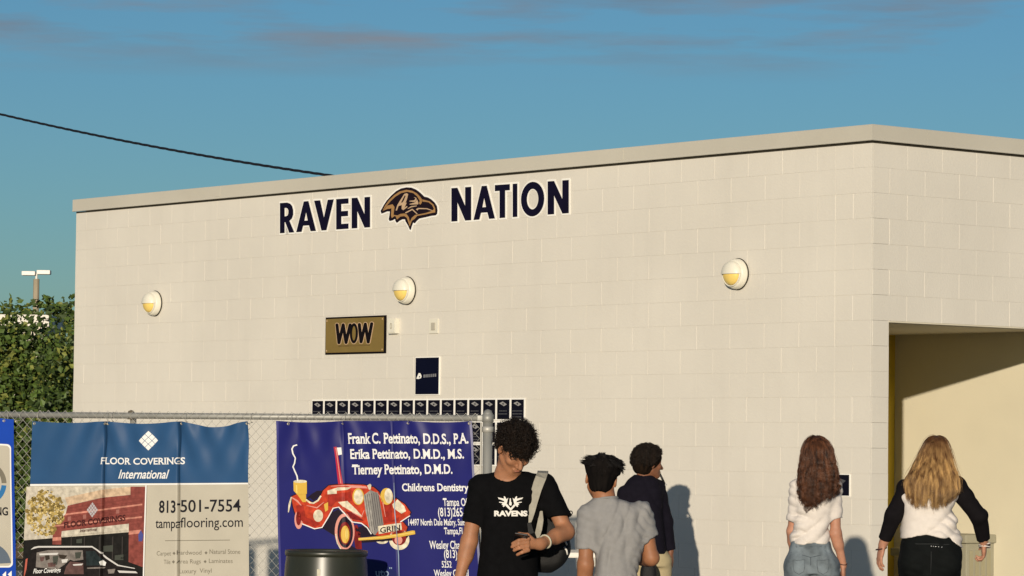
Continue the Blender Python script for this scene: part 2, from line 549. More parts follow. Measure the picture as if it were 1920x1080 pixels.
# ---------------------------------------------------------------- far left: pale building, parking lamp, trees
fb0 = at(-260, 600, 78); fb1 = at(88, 600, 78)
pale = thing('distant_building', 'pale flat roofed building half hidden behind the green tree', 'building', Vector((fb0.x, 78, 0)))
w_ = fb1.x - fb0.x; top = at(60, 590, 78).z
bm = bmesh.new(); box(bm, 0, w_, 0, 2.4, 0, top - .28); obj('wall', bm, mat('pale_stucco', (.62, .56, .46), .8, .06, .6), pale)
bm = bmesh.new(); box(bm, -.06, w_ + .06, -.06, 2.46, top - .279, top, .02); obj('parapet', bm, mat('pale_parapet', (.7, .66, .58), .7, .05, .6), pale)
for i in range(4):
    bm = bmesh.new(); x = .5 + i * 1.15; box(bm, x, x + .7, -.03, .04, 1.2, 2.5); obj('window', bm, mat('dark_glass', (.03, .04, .05), .1, 0), pale)

lp = at(67, 592, 140)
lamp = thing('parking_lamp', 'tall parking lamp with two flat white heads above the tree', 'lamp post', Vector((lp.x, 140, 0)))
ztop = at(67, 523, 140).z
bm = bmesh.new(); tube(bm, [(0, 0, 0), (0, 0, ztop)], [.17, .125], 10); obj('pole', bm, mat('concrete_pole', (.32, .27, .19), .85, .1, 2), lamp)
bm = bmesh.new(); tube(bm, [(0, 0, ztop), (0, 0, ztop + .22)], .05, 8); obj('tenon', bm, mat('white_metal', (.75, .73, .68), .5, .03), lamp)
for s, dz in ((-1, -.02), (1, .03)):
    bm = bmesh.new(); zc = ztop + .25 + dz
    box(bm, s * .03 if s > 0 else -.60, .60 if s > 0 else -.03, -.22, .22, zc - .09, zc + .09, .03)
    obj('lamp_head', bm, mat('white_metal', (.75, .73, .68)), lamp)

M_leaf = [mat('leaf_green', (.075, .120, .024), .5, .3, 4, world_co=True, spec=.3), mat('leaf_dark_green', (.045, .072, .018), .55, .3, 4, world_co=True, spec=.3),
          mat('leaf_yellow_green', (.17, .19, .04), .5, .25, 4, world_co=True, spec=.3)]
M_bark = mat('bark', (.09, .065, .04), .9, .3, 9, bump=.6, bscale=25)
def tree(label, base, blobs, n, leaf, seed, limbs):
    rg = np.random.default_rng(seed); rr = random.Random(seed)
    t = thing('leafy_tree', label, 'tree', base, 'trees left of the building')
    bm = bmesh.new()
    hub = Vector((0, 0, blobs[0][2] * .45))
    tube(bm, [(0, 0, 0), (.04, .02, hub.z * .5), tuple(hub)], [.15, .12, .09], 10)
    for bx, by, bz, rx, ry, rz in blobs:
        for _ in range(limbs):
            a = rr.uniform(0, 6.28); q = rr.uniform(.2, .95)
            e = Vector((bx + rx * q * math.cos(a), by + ry * q * math.sin(a), bz + rz * rr.uniform(-.5, .9)))
            mid = hub.lerp(e, .5) + Vector((rr.uniform(-.1, .1), rr.uniform(-.1, .1), rr.uniform(.02, .2)))
            tube(bm, [hub, mid, e], [.05, .028, .006], 6)
    obj('trunk', bm, M_bark, t, True)
    # leaves gathered into clumps through the crown's volume
    V, Fc, MI = [], [], []
    tot = sum(b[3] * b[4] * b[5] for b in blobs)
    for bx, by, bz, rx, ry, rz in blobs:
        m = int(n * rx * ry * rz / tot); nc = max(8, m // 26)
        d = rg.normal(size=(nc, 3)); d /= np.linalg.norm(d, axis=1)[:, None]
        rad = rg.uniform(.25, 1.0, nc) ** .5
        cc = np.c_[bx + d[:, 0] * rad * rx, by + d[:, 1] * rad * ry, bz + d[:, 2] * rad * rz]
        which = rg.integers(0, nc, m)
        P = cc[which] + rg.normal(size=(m, 3)) * np.array([.11, .11, .085])
        cm = rg.random(nc)
        for i in range(m):
            x, y, z = P[i]
            if z < .1: continue
            ax = Vector(rg.normal(size=3)); ax.z *= .6; ax.normalize()
            sd = ax.cross(Vector(rg.normal(size=3))).normalized(); nm = ax.cross(sd)
            l = leaf * rg.uniform(.5, 1.45); w = l * .38
            p = Vector((x, y, z)); k = len(V)
            V += [p, p + ax * l * .45 + sd * w + nm * w * .3, p + ax * l, p + ax * l * .45 - sd * w + nm * w * .3, p + ax * l * .5]
            Fc += [(k, k + 4, k + 1), (k + 1, k + 4, k + 2), (k, k + 3, k + 4), (k + 3, k + 2, k + 4)]
            c = cm[which[i]] + rg.uniform(-.25, .25)
            MI += [1 if c < .35 else (0 if c < .8 else 2)] * 4
    me = bpy.data.meshes.new('crown'); me.from_pydata(V, [], Fc)
    for m_ in M_leaf: me.materials.append(m_)
    me.polygons.foreach_set('material_index', MI); me.update()
    o = bpy.data.objects.new('crown', me); link(o, t)
ta = at(48, 760, 46); tb = at(165, 760, 44.5); tc = at(55, 600, 86)
tree('broad dark green tree in front of the pale building', Vector((ta.x, 46, 0)),
     [(0, 0, 1.75, 1.05, .9, 1.3), (-.55, .2, 1.75, .8, .8, 1.25), (.35, -.3, 1.45, .7, .7, 1.3), (.1, 0, .7, 1.0, .9, .7), (-.35, 0, 2.75, .75, .6, .55), (0, .1, 2.95, .9, .5, .45)], 27000, .088, 3, 5)
tree('tree half hidden behind the left end of the building', Vector((tb.x, 44.5, 0)),
     [(0, 0, 2.2, .68, .7, 1.35), (-.3, .1, 1.2, .6, .7, 1.1)], 10000, .088, 4, 5)
tree('tall thin crowned tree showing sparse leaves below the parking lamp', Vector((tc.x, 86, 0)),
     [(-.2, 0, 4.3, 1.5, 1.0, 1.15), (.6, 0, 4.5, .8, .8, .85), (-1.2, 0, 4.2, .8, .8, .8)], 3000, .15, 5, 12)

# ================================================================ THINGS ON THE WALL
M_navy = mat('navy_paint', (.005, .004, .017), .7, .15, 8, spec=.1)
M_white = mat('white_vinyl', (.86, .84, .78), .5, .03, 4)
M_gold = mat('gold_paint', (.36, .20, .075), .45, .12, 9)
M_black = mat('black_paint', (.006, .004, .005), .7, .1, 6, spec=.1)
def wpt(px, py):
    return wall_uz(px, py)
def wall_shape(contours, u0, z0):
    """photo outlines -> wall-local x/y metres about (u0, z0)"""
    out = []
    for c in contours:
        o = []
        for p in c:
            u, z = wall_uz(*p)
            o.append((u0 - u, z - z0))
        out.append(o)
    return out

# big capitals: outlines in a unit box (width given), y up
GL = {
 'R': (.62, [[(0, 0), (.2, 0), (.2, .36), (.24, .36), (.42, 0), (.64, 0), (.42, .39), (.53, .46), (.59, .58), (.59, .74), (.54, .88), (.45, .96), (.32, 1), (0, 1)],
             [(.2, .55), (.2, .83), (.28, .83), (.35, .80), (.385, .74), (.385, .64), (.35, .575), (.28, .55)]]),
 'A': (.80, [[(0, 0), (.21, 0), (.275, .2), (.525, .2), (.59, 0), (.80, 0), (.49, 1), (.31, 1)], [(.325, .36), (.475, .36), (.40, .66)]]),
 'V': (.74, [[(0, 1), (.22, 1), (.37, .40), (.52, 1), (.74, 1), (.46, 0), (.28, 0)]]),
 'E': (.50, [[(0, 0), (.5, 0), (.5, .17), (.2, .17), (.2, .42), (.48, .42), (.48, .59), (.2, .59), (.2, .83), (.5, .83), (.5, 1), (0, 1)]]),
 'N': (.68, [[(0, 0), (.2, 0), (.2, .58), (.48, 0), (.68, 0), (.68, 1), (.48, 1), (.48, .42), (.2, 1), (0, 1)]]),
 'T': (.56, [[(.18, 0), (.38, 0), (.38, .82), (.56, .82), (.56, 1), (0, 1), (0, .82), (.18, .82)]]),
 'I': (.2, [[(0, 0), (.2, 0), (.2, 1), (0, 1)]]),
 'O': (.84, [[(.42 + .42 * math.cos(a * math.pi / 18), .5 + .52 * math.sin(a * math.pi / 18)) for a in range(36)],
             [(.42 + .215 * math.cos(a * math.pi / 18), .5 + .31 * math.sin(a * math.pi / 18)) for a in range(36)]]),
}
def word(letters, corners, label):
    """letters: (char, photo x left, photo x right); corners: baseline and cap lines as photo y at two x"""
    (xa, ba, ta_), (xb, bb, tb_) = corners
    u0, z0 = wall_uz(letters[0][1], ba)
    t = thing('sign_lettering', label, 'lettering', wall_frame(u0, z0), 'wall lettering below the roof edge')
    for ch, xl, xr in letters:
        w, cs = GL[ch]
        def mp(c):
            o = []
            for x, y in c:
                px = xl + x / w * (xr - xl); f = (px - xa) / (xb - xa)
                py = (ba + (bb - ba) * f) * (1 - y) + (ta_ + (tb_ - ta_) * f) * y
                u, z = wall_uz(px, py); o.append((u0 - u, z - z0))
            return o
        outl = [mp(c) for c in cs]
        bm = bmesh.new(); solid_poly(bm, outl, .0062, .0110); L_ = obj('letter', bm, M_navy, t)
        back = [grow(outl[0], .016)] + [grow(c, .016) if False else grow(c, -.010) for c in outl[1:]]
        bm = bmesh.new(); solid_poly(bm, back, .0012, .0060); obj('white_border', bm, M_white, L_)
word([('R', 526.5, 552), ('A', 557, 593.5), ('V', 590.5, 627), ('E', 632, 654.5), ('N', 661, 695)], [(525, 437.5, 381), (696, 426, 369)],
     'left word of navy capital letters with white edges under the roof line')
word([('N', 848, 884.5), ('A', 889.5, 929), ('T', 929.5, 957), ('I', 963, 971), ('O', 978.5, 1021.5), ('N', 1028.5, 1067.5)], [(847, 415.5, 353), (1068, 399.5, 337.5)],
     'right word of navy capital letters with white edges under the roof line')

# bird head emblem between the two words
def Z1(c): return [(700 + x / 10.8, 340 + y / 10.8) for x, y in c]
em_dark = Z1([(155, 600), (215, 490), (280, 390), (370, 290), (470, 200), (570, 145), (680, 122), (780, 128), (870, 165), (940, 215), (1000, 270), (1040, 310), (1110, 325), (1180, 365), (1250, 430), (1295, 500), (1308, 590), (1300, 660), (1270, 690), (1180, 700), (1080, 725), (940, 755), (890, 800), (850, 850), (815, 835), (790, 900), (765, 985), (745, 975), (715, 900), (690, 860), (660, 810), (650, 770), (600, 770), (540, 800), (485, 845), (455, 800), (450, 760), (400, 790), (340, 805), (320, 770), (335, 690), (345, 610), (290, 610), (220, 640), (175, 655)])
em_gold = [Z1(c) for c in (
 [(195, 600), (250, 490), (330, 380), (430, 285), (540, 208), (680, 172), (800, 192), (890, 242), (960, 312), (1000, 370), (990, 440), (960, 475), (935, 440), (955, 400), (900, 305), (820, 238), (700, 212), (580, 238), (460, 310), (360, 405), (292, 484)],
 [(345, 555), (380, 545), (375, 620), (370, 690), (385, 745), (450, 700), (470, 720), (490, 775), (560, 715), (640, 705), (690, 740), (715, 810), (750, 915), (790, 800), (850, 760), (900, 700), (1050, 675), (1200, 640), (1265, 630), (1262, 545), (1230, 470), (1150, 405), (1006, 365), (1006, 410), (1130, 425), (1200, 480), (1240, 560), (1200, 600), (1080, 640), (930, 670), (860, 680), (790, 740), (750, 830), (730, 730), (690, 670), (640, 650), (560, 660), (500, 690), (420, 680), (430, 600), (440, 520), (400, 465), (294, 492), (205, 598), (300, 560)])]
em_tan = [Z1(c) for c in (
 [(745, 395), (840, 385), (870, 352), (830, 318), (880, 335), (888, 370), (850, 420), (745, 408)],
 [(745, 460), (850, 430), (900, 370), (925, 440), (918, 468), (750, 472)],
 [(705, 550), (780, 502), (890, 490), (890, 506), (790, 526), (715, 558)],
 [(875, 565), (920, 540), (1100, 545), (1220, 592), (1190, 594), (1090, 564), (930, 562), (905, 592)],
 [(655, 632), (800, 556), (820, 570), (910, 660), (895, 667), (800, 582), (668, 652)])]
em_A = [Z1([(465, 590), (500, 480), (560, 380), (640, 255), (690, 240), (718, 262), (690, 370), (664, 440), (690, 430), (640, 540), (690, 500), (705, 520), (620, 585), (585, 560), (590, 482), (520, 502), (490, 592)]), Z1([(575, 425), (650, 280), (668, 300), (625, 400), (590, 440)])]
eu, ez = wall_uz(768, 392)
em = thing('bird_emblem', 'bird head emblem in black and gold between the two words', 'emblem', wall_frame(eu, ez))
def em_layer(name, shapes, mat_, z0, z1, g=0):
    for cs in shapes:
        cs = wall_shape(cs, eu, ez)
        if g: cs = [grow(cs[0], g)] + cs[1:]
        bm = bmesh.new(); solid_poly(bm, cs, z0, z1); obj(name, bm, mat_, em)
M_tan = mat('pale_gold_paint', (.52, .36, .22), .45, .1, 9)
em_layer('white_border', [[em_dark]], M_white, .0012, .004, .015)
em_layer('head_outline', [[em_dark]], mat('emblem_black', (.012, .006, .011), .7, .2, 12, spec=.1), .0041, .006)
em_layer('gold_crest', [[c] for c in em_gold], M_gold, .0061, .0075)
em_layer('eye_line', [[c] for c in em_tan], M_tan, .0061, .0078)
em_layer('monogram', [em_A], M_tan, .0061, .0080)

# round wall lights
M_lens = mat('amber_lens', (.82, .60, .17), .25, .05, 12, spec=.5)
M_lite = mat('white_enamel', (.72, .69, .58), .35, .04, 6)
M_shad = mat('black_gasket', (.02, .018, .012), .6, 0)
def wall_light(px, py, label, rough):
    u, z = wall_uz(px, py)
    t = thing('wall_light', label, 'wall light', wall_frame(u, z), 'round wall lights')
    R = .128
    bm = bmesh.new(); lathe(bm, [(0, .001), (R, .001), (R * 1.0, .03), (R * .93, .062), (R * .80, .083), (R * .79, .07), (0, .07)], 36); obj('housing', bm, M_lite, t, True)
    dome = [(R * .80 * math.cos(a), .084 + .055 * math.sin(a)) for a in [i * math.pi / 16 for i in range(9)]]
    bm = bmesh.new(); lathe(bm, [(R * .83, .078)] + [(r * 1.03, zz + .004) for r, zz in dome[:-1]] + [(0, .143)], 20, 0, math.pi); 
    h = obj('hood', bm, M_lite, t, True)
    bm = bmesh.new(); tube(bm, [(R * .83 * math.cos(a), .0, .082 + .060 * math.sin(a)) for a in [i * math.pi / 14 for i in range(15)]], .0035, 6); obj('hood_lip', bm, M_lite, h, True)
    bm = bmesh.new(); lathe(bm, [(R * .74, .072)] + [(r * .93, zz - .006) for r, zz in dome[:-1]] + [(0, .133)], 20, math.pi, 2 * math.pi); obj('lens', bm, M_lens, t, True)
    bm = bmesh.new(); tube(bm, [(R * .80 * math.cos(a), R * .80 * math.sin(a), .086) for a in [math.pi + i * math.pi / 18 for i in range(19)]], .006, 6); obj('lens_rim', bm, M_lite, t, True)
    bm = bmesh.new(); tube(bm, [(R * .98 * math.cos(a), R * .98 * math.sin(a), .012) for a in [i * math.pi / 18 for i in range(36)]], .008, 6, closed=True); obj('gasket', bm, M_shad, t, True)
wall_light(292, 569, 'round white wall light nearest the left end of the long wall', 0)
wall_light(765, 545, 'round white wall light above the gold plaque, middle of three', 0)
wall_light(1385, 514, 'round white wall light nearest the building corner', 0)

# gold plaque with three dark letters
def wall_rect(x0, y0, x1, y1):
    ua, za = wall_uz(x0, y1); ub, zb = wall_uz(x1, y0)
    return ua, za, ua - ub, zb - za
u, z, w, h = wall_rect(612, 591, 725.5, 665)
wow = thing('gold_plaque', 'gold wall plaque with dark frame and three large letters', 'plaque', wall_frame(u, z))
bm = bmesh.new(); box(bm, 0, w, 0, h, .001, .016, .002); obj('frame', bm, M_black, wow)
bm = bmesh.new(); box(bm, .011, w - .022, .016, h - .016, .0165, .021, .0015)
M_brass = mat('brass_plate', (.30, .20, .055), .4, .08, 5, metal=.35, spec=.5)
obj('plate', bm, M_brass, wow)
def wow_pts(c): return [((x - 72) / 683 * w, h - (y - 78 + (x - 72) * .028) / 437 * h) for x, y in c]
WS = lambda pts, wd: wow_pts(stroke(pts, wd))
strokes = [[(212, 166), (238, 376), (284, 166), (320, 374), (364, 168)], [(468, 164), (490, 366), (536, 160), (572, 368), (608, 156)]]
def roundbar(a, b, wd):
    a, b = Vector(a), Vector(b); ang = math.atan2((b - a).y, (b - a).x)
    return [tuple(b + Vector((math.cos(ang + t), math.sin(ang + t))) * wd / 2) for t in [-1.57 + k * .3925 for k in range(9)]] + [tuple(a + Vector((math.cos(ang + t), math.sin(ang + t))) * wd / 2) for t in [1.57 + k * .3925 for k in range(9)]]
for st in strokes:
    for wd, m_, z0, z1, n2 in ((50, M_tan, .0211, .0222, 'letter_edge'), (35, M_black, .0226, .0240, 'letter')):
        bm = bmesh.new()
        for i in range(4): solid_poly(bm, [wow_pts(roundbar(st[i], st[i + 1], wd))], z0, z1 + i * .0003)
        obj(n2, bm, m_, wow)
for ro, ri, m_, z0, z1, n2 in ((1.22, .72, M_tan, .0212, .0227, 'letter_edge'), (1.0, .52, M_black, .0228, .0247, 'letter')):
    o1 = [(408 + 46 * ro * math.cos(a), 266 + (118 * (1 + (ro - 1) * .35)) * math.sin(a)) for a in [i * math.pi / 16 for i in range(32)]]
    o2 = [(408 + 46 * ri * .9 * math.cos(a), 266 + (118 * (ri + .26)) * .92 * math.sin(a)) for a in [i * math.pi / 16 for i in range(32)]]
    bm = bmesh.new(); solid_poly(bm, [wow_pts(o1), wow_pts(o2)], z0, z1); obj(n2, bm, m_, wow)
bm = bmesh.new(); solid_poly(bm, [wow_pts([(230, 405), (590, 395), (590, 412), (230, 424)])], .0211, .0218); obj('engraved_line', bm, mat('dull_bronze', (.16, .105, .03), .5, .15, 20), wow)
for x, y in ((.03, .035), (w - .04, .035), (.03, h - .035), (w - .04, h - .035)):
    bm = bmesh.new(); lathe(bm, [(.008, 0), (.007, .003), (0, .005)], 10); obj('screw', bm, M_tan, wow, m=Matrix.Translation((x, y, .021)))

# two electrical boxes
u, z, w, h = wall_rect(733.5, 597, 749, 626)
t = thing('switch_box', 'small cream switch box standing out of the wall beside the gold plaque', 'electrical box', wall_frame(u, z))
bm = bmesh.new(); box(bm, 0, w, 0, h, .001, .045, .004); obj('box', bm, M_lite, t)
bm = bmesh.new(); box(bm, .012, w - .012, .012, h - .012, .0455, .050, .003); c = obj('cover', bm, M_lite, t)
bm = bmesh.new(); tube(bm, [(w / 2 + .012 * math.cos(a), h / 2 + .026 * math.sin(a), .052) for a in [i * math.pi / 8 for i in range(16)]], .003, 6, closed=True); obj('key_ring', bm, mat('grey_plastic', (.30, .28, .22), .5, .05), c)
u, z, w, h = wall_rect(806, 597.5, 823, 625.5)
t = thing('outlet_plate', 'flat cream outlet plate above the narrow navy sign', 'electrical box', wall_frame(u, z))
bm = bmesh.new(); box(bm, 0, w, 0, h, .001, .012, .003); obj('plate', bm, M_lite, t)
bm = bmesh.new(); box(bm, w * .28, w * .72, h * .22, h * .74, .0125, .020, .003); obj('cover', bm, mat('outlet_grey', (.45, .42, .34), .5, .05), t)

# narrow navy sign
u, z, w, h = wall_rect(780, 668.5, 826, 741)
t = thing('navy_sign', 'narrow dark navy sign panel with small white mark, above the plaque row', 'sign', wall_frame(u, z))
bm = bmesh.new(); box(bm, 0, w, 0, h, .001, .012, .001); obj('edge', bm, M_white, t)
bm = bmesh.new(); box(bm, .008, w - .008, .008, h - .008, .0122, .016, .001); p = obj('panel', bm, mat('navy_gloss', (.002, .003, .014), .7, .1, 4, spec=.1), t)
def ns(c): return [((x - 1078) / 270 * w, h - (y - 530) / 440 * h) for x, y in c]
bm = bmesh.new(); solid_poly(bm, [ns([(1095, 780), (1122, 715), (1140, 718), (1155, 752), (1148, 775), (1120, 784)]), ns([(1122, 765), (1130, 748), (1140, 755), (1136, 768)])], .0162, .0172); obj('white_mark', bm, M_white, p)
g_ = mat('grey_print', (.20, .20, .21), .5, .2, 30)
for i in range(7):
    bm = bmesh.new(); x = 1176 + i * 21; y = 750 - i * 1.5
    solid_poly(bm, [ns([(x, y - 15), (x + 15, y - 16), (x + 15, y + 18), (x, y + 19)])], .0162, .0168); obj('print', bm, g_, p)

# donor plaques
ord_ = ['first', 'second', 'third', 'fourth', 'fifth', 'sixth', 'seventh', 'eighth']
ua, _ = wall_uz(585.5, 765); ub, _ = wall_uz(985.5, 765)
pitch = (ua - ub) / 16
_, zt = wall_uz(800, 747.5)
def plaque(u, z_top, label, seed):
    r = random.Random(seed)
    t = thing('donor_plaque', label, 'plaque', wall_frame(u, z_top - CRS), 'small dark plaques in rows')
    w, h = pitch, CRS
    bm = bmesh.new(); box(bm, .0015, w - .0015, .0015, h - .0015, .001, .007, .001); obj('backing', bm, M_white, t)
    bm = bmesh.new(); box(bm, .016, w - .016, .014, h - .014, .0071, .012, .001); p = obj('panel', bm, mat('plaque_navy', (.004, .004, .010), .7, .15, 7, spec=.1), t)
    cx, cy = w / 2, h * .74
    bm = bmesh.new(); solid_poly(bm, [[(cx - w * .27, cy + h * .03), (cx - w * .02, cy + h * .11), (cx + w * .27, cy - h * .02), (cx + w * .06, cy - h * .10)], [(cx - w * .08, cy + h * .015), (cx + w * .02, cy + h * .04), (cx + w * .08, cy - h * .01), (cx, cy - h * .035)]], .0122, .0130); obj('silver_mark', bm, mat('silver_print', (.30, .29, .28), .5, .25, 25), p)
    for j, yy in enumerate((.43, .30, .17)):
        if j == 2 and r.random() < .4: continue
        ww = r.uniform(.5, .68) * w
        x = cx - ww / 2
        bm = bmesh.new()
        while x < cx + ww / 2 - .006:
            l = r.uniform(.010, .022); l = min(l, cx + ww / 2 - x)
            box(bm, x, x + l, h * yy - h * .022, h * yy + h * .022, .0122, .0127); x += l + .005
        obj('print_line', bm, mat('faint_print', (.085, .085, .09), .5, .2, 25), p)
for i in range(16):
    if i < 8: nm = f'{ord_[i]} small dark plaque from the left end of the top plaque row'
    else: nm = f'{ord_[15 - i]} small dark plaque from the right end of the top plaque row'
    plaque(ua - i * pitch, zt, nm, i)
for i, nm in ((12, 'small dark plaque in second row, left of the fence post'), (13, 'small dark plaque in second row, behind the fence post'), (14, 'small dark plaque in second row, beside the curly hair')):
    plaque(ua - i * pitch, zt - CRS - .002, nm, 30 + i)
for i, nm in ((12, 'small dark plaque in third row, left of the fence post'), (13, 'small dark plaque in third row, behind the fence post'), (14, 'small dark plaque in third row, beside the bowed head')):
    plaque(ua - i * pitch, zt - 2 * CRS - .004, nm, 40 + i)
# one plaque near the corner
u, z, w, h = wall_rect(1561, 888.5, 1595, 930.5)
t = thing('navy_plaque', 'square navy plaque on the wall behind the long brown hair', 'plaque', wall_frame(u, z))
bm = bmesh.new(); box(bm, 0, w, 0, h, .001, .008, .001); obj('backing', bm, M_white, t)
bm = bmesh.new(); box(bm, .008, w - .008, .008, h - .008, .0082, .013, .001); p = obj('panel', bm, MATS['plaque_navy'], t)
bm = bmesh.new(); solid_poly(bm, [[(w * .3, h * .6), (w * .5, h * .78), (w * .8, h * .7), (w * .6, h * .55)]], .0132, .0138); obj('silver_mark', bm, MATS['faint_print'], p)

# drinking fountain on the porch side wall
def porch_pt(px, py, off=0.0):
    p = on_plane(px, py, CORNER + VH * (PV1 - off), VH)
    return (p - CORNER).dot(UH), p.z
ua_, za_ = porch_pt(1864, 1002)
fz = za_
fm = frame(W(ua_, PV1, 0), UH, -VH, ZH)        # x deeper into the porch, y out of the wall, z up
fnt = thing('drinking_fountain', 'beige metal drinking fountain on the porch wall behind the blonde person', 'fountain', frame(W(ua_, PV1, 0), UH, -VH, ZH))
M_ft = mat('beige_fountain_metal', (.30, .285, .21), .5, .06, 5, spec=.4)
bm = bmesh.new(); box(bm, -.03, .43, .0, .40, fz - .075, fz, .012); obj('basin_top', bm, M_ft, fnt)
bm = bmesh.new(); box(bm, 0, .40, .001, .36, fz - .55, fz - .0755, .008); cab = obj('cabinet', bm, M_ft, fnt)
for i in range(4):
    bm = bmesh.new(); box(bm, .05 + i * .085, .10 + i * .085, .3605, .366, fz - .50, fz - .14, .002); obj('panel_rib', bm, mat('fountain_rib', (.30, .275, .18), .5, .05), cab)
    bm = bmesh.new(); box(bm, -.006, -.0005, .05 + i * .075, .095 + i * .075, fz - .50, fz - .14, .002); obj('panel_rib', bm, MATS['fountain_rib'], cab)
bm = bmesh.new(); box(bm, .47, .90, .0, .38, fz - .21, fz - .14, .012); low = obj('lower_basin', bm, M_ft, fnt)
bm = bmesh.new(); box(bm, .50, .87, .001, .30, fz - .50, fz - .2105, .008); obj('lower_cabinet', bm, M_ft, fnt)

# ================================================================ FENCE, BANNERS, DRUM, TABLE, CABLE
M_galv = mat('galvanized_steel', (.30, .30, .275), .5, .15, 6, metal=.3, spec=.4, dirt=.25, dirt_col=(.16, .15, .12), dirt_scale=6, world_co=True)
M_wire = mat('galvanized_wire', (.42, .41, .37), .5, .1, 9, metal=.3)
FA, FB = at(60, 779, 24.8), at(905, 783, 23.45)
FE = (FB - FA); FE.z = 0; FE.normalize()
FN = Vector((FE.y, -FE.x, 0))                  # towards the camera
FENCE_TOP = .5 * (FA.z + FB.z)
post_p = on_plane(914.5, 800, FA, FN); post_s = (post_p - FA).dot(FE)
left_s = (on_plane(-210, 800, FA, FN) - FA).dot(FE)
def FP(s, z, off=0.0): return FA + FE * s + FN * off + ZH * (z - FA.z)
fence = thing('chain_link_fence', 'grey chain link fence with pipe top rail carrying the banners', 'fence', Vector((FA.x, FA.y, 0)))
FO = Vector((FA.x, FA.y, 0))
def fo(p): return p - FO
bm = bmesh.new(); tube(bm, [fo(FP(left_s, FENCE_TOP)), fo(FP(post_s - .03, FENCE_TOP))], .0225, 14); obj('top_rail', bm, M_galv, fence, True)
bm = bmesh.new(); tube(bm, [fo(FP(left_s, .06, -.03)), fo(FP(post_s, .06, -.03))], .004, 6); obj('tension_wire', bm, M_wire, fence)
zcap = on_plane(914.5, 766, FA, FN).z
bm = bmesh.new(); tube(bm, [fo(FP(post_s, 0)), fo(FP(post_s, zcap - .05))], .0335, 18); obj('end_post', bm, M_galv, fence, True)
bm = bmesh.new(); lathe(bm, [(.037, -.055), (.038, -.02), (.034, 0), (.022, .022), (0, .032)], 18); obj('post_cap', bm, M_galv, fence, True, loc=fo(FP(post_s, zcap - .035)))
bm = bmesh.new(); lathe(bm, [(.0345, -.02), (.041, -.018), (.041, .018), (.0345, .02)], 18); obj('brace_band', bm, M_wire, fence, True, loc=fo(FP(post_s, on_plane(914, 805, FA, FN).z)))
bm = bmesh.new(); lathe(bm, [(.034, -.028), (.041, -.026), (.041, .026), (.034, .028)], 18); box(bm, -.075, -.03, -.014, .014, -.02, .02, .003); obj('rail_end', bm, M_galv, fence, True, loc=fo(FP(post_s, FENCE_TOP)))
bm = bmesh.new(); tube(bm, [fo(FP(post_s - .05, .05, 0)), fo(FP(post_s - .05, FENCE_TOP - .03, 0))], .007, 6); obj('tension_bar', bm, M_wire, fence)
for px in (243, -190):
    s = (on_plane(px, 800, FA, FN) - FA).dot(FE)
    bm = bmesh.new(); tube(bm, [fo(FP(s, 0, -.055)), fo(FP(s, FENCE_TOP + .0, -.055))], .024, 14); lp_ = obj('line_post', bm, M_galv, fence, True)
    bm = bmesh.new(); lathe(bm, [(.027, -.04), (.028, 0), (.021, .022), (0, .030)], 16); obj('post_cap', bm, mat('weathered_cap', (.12, .10, .07), .7, .2), lp_, True, loc=fo(FP(s, FENCE_TOP + .012, -.02)))
# woven mesh
DW, DH = .0715, .0715
nw = int((post_s - .05 - left_s) / (DW / 2)); zb_, zt_ = .05, FENCE_TOP + .034
bm = bmesh.new()
nseg = int((zt_ - zb_) / (DH / 2))
for i in range(nw):
    s0 = post_s - .05 - (i + 1) * DW / 2
    pts = []
    for k in range(nseg + 1):
        side = (k + i) % 2
        pts.append(fo(FP(s0 + DW / 2 * side + (.0012 if side else -.0012), zt_ - k * DH / 2, .026 + (.0022 if side else -.0022))))
    tube(bm, pts, .0023, 4, cap=False)
obj('wire_mesh', bm, M_wire, fence)

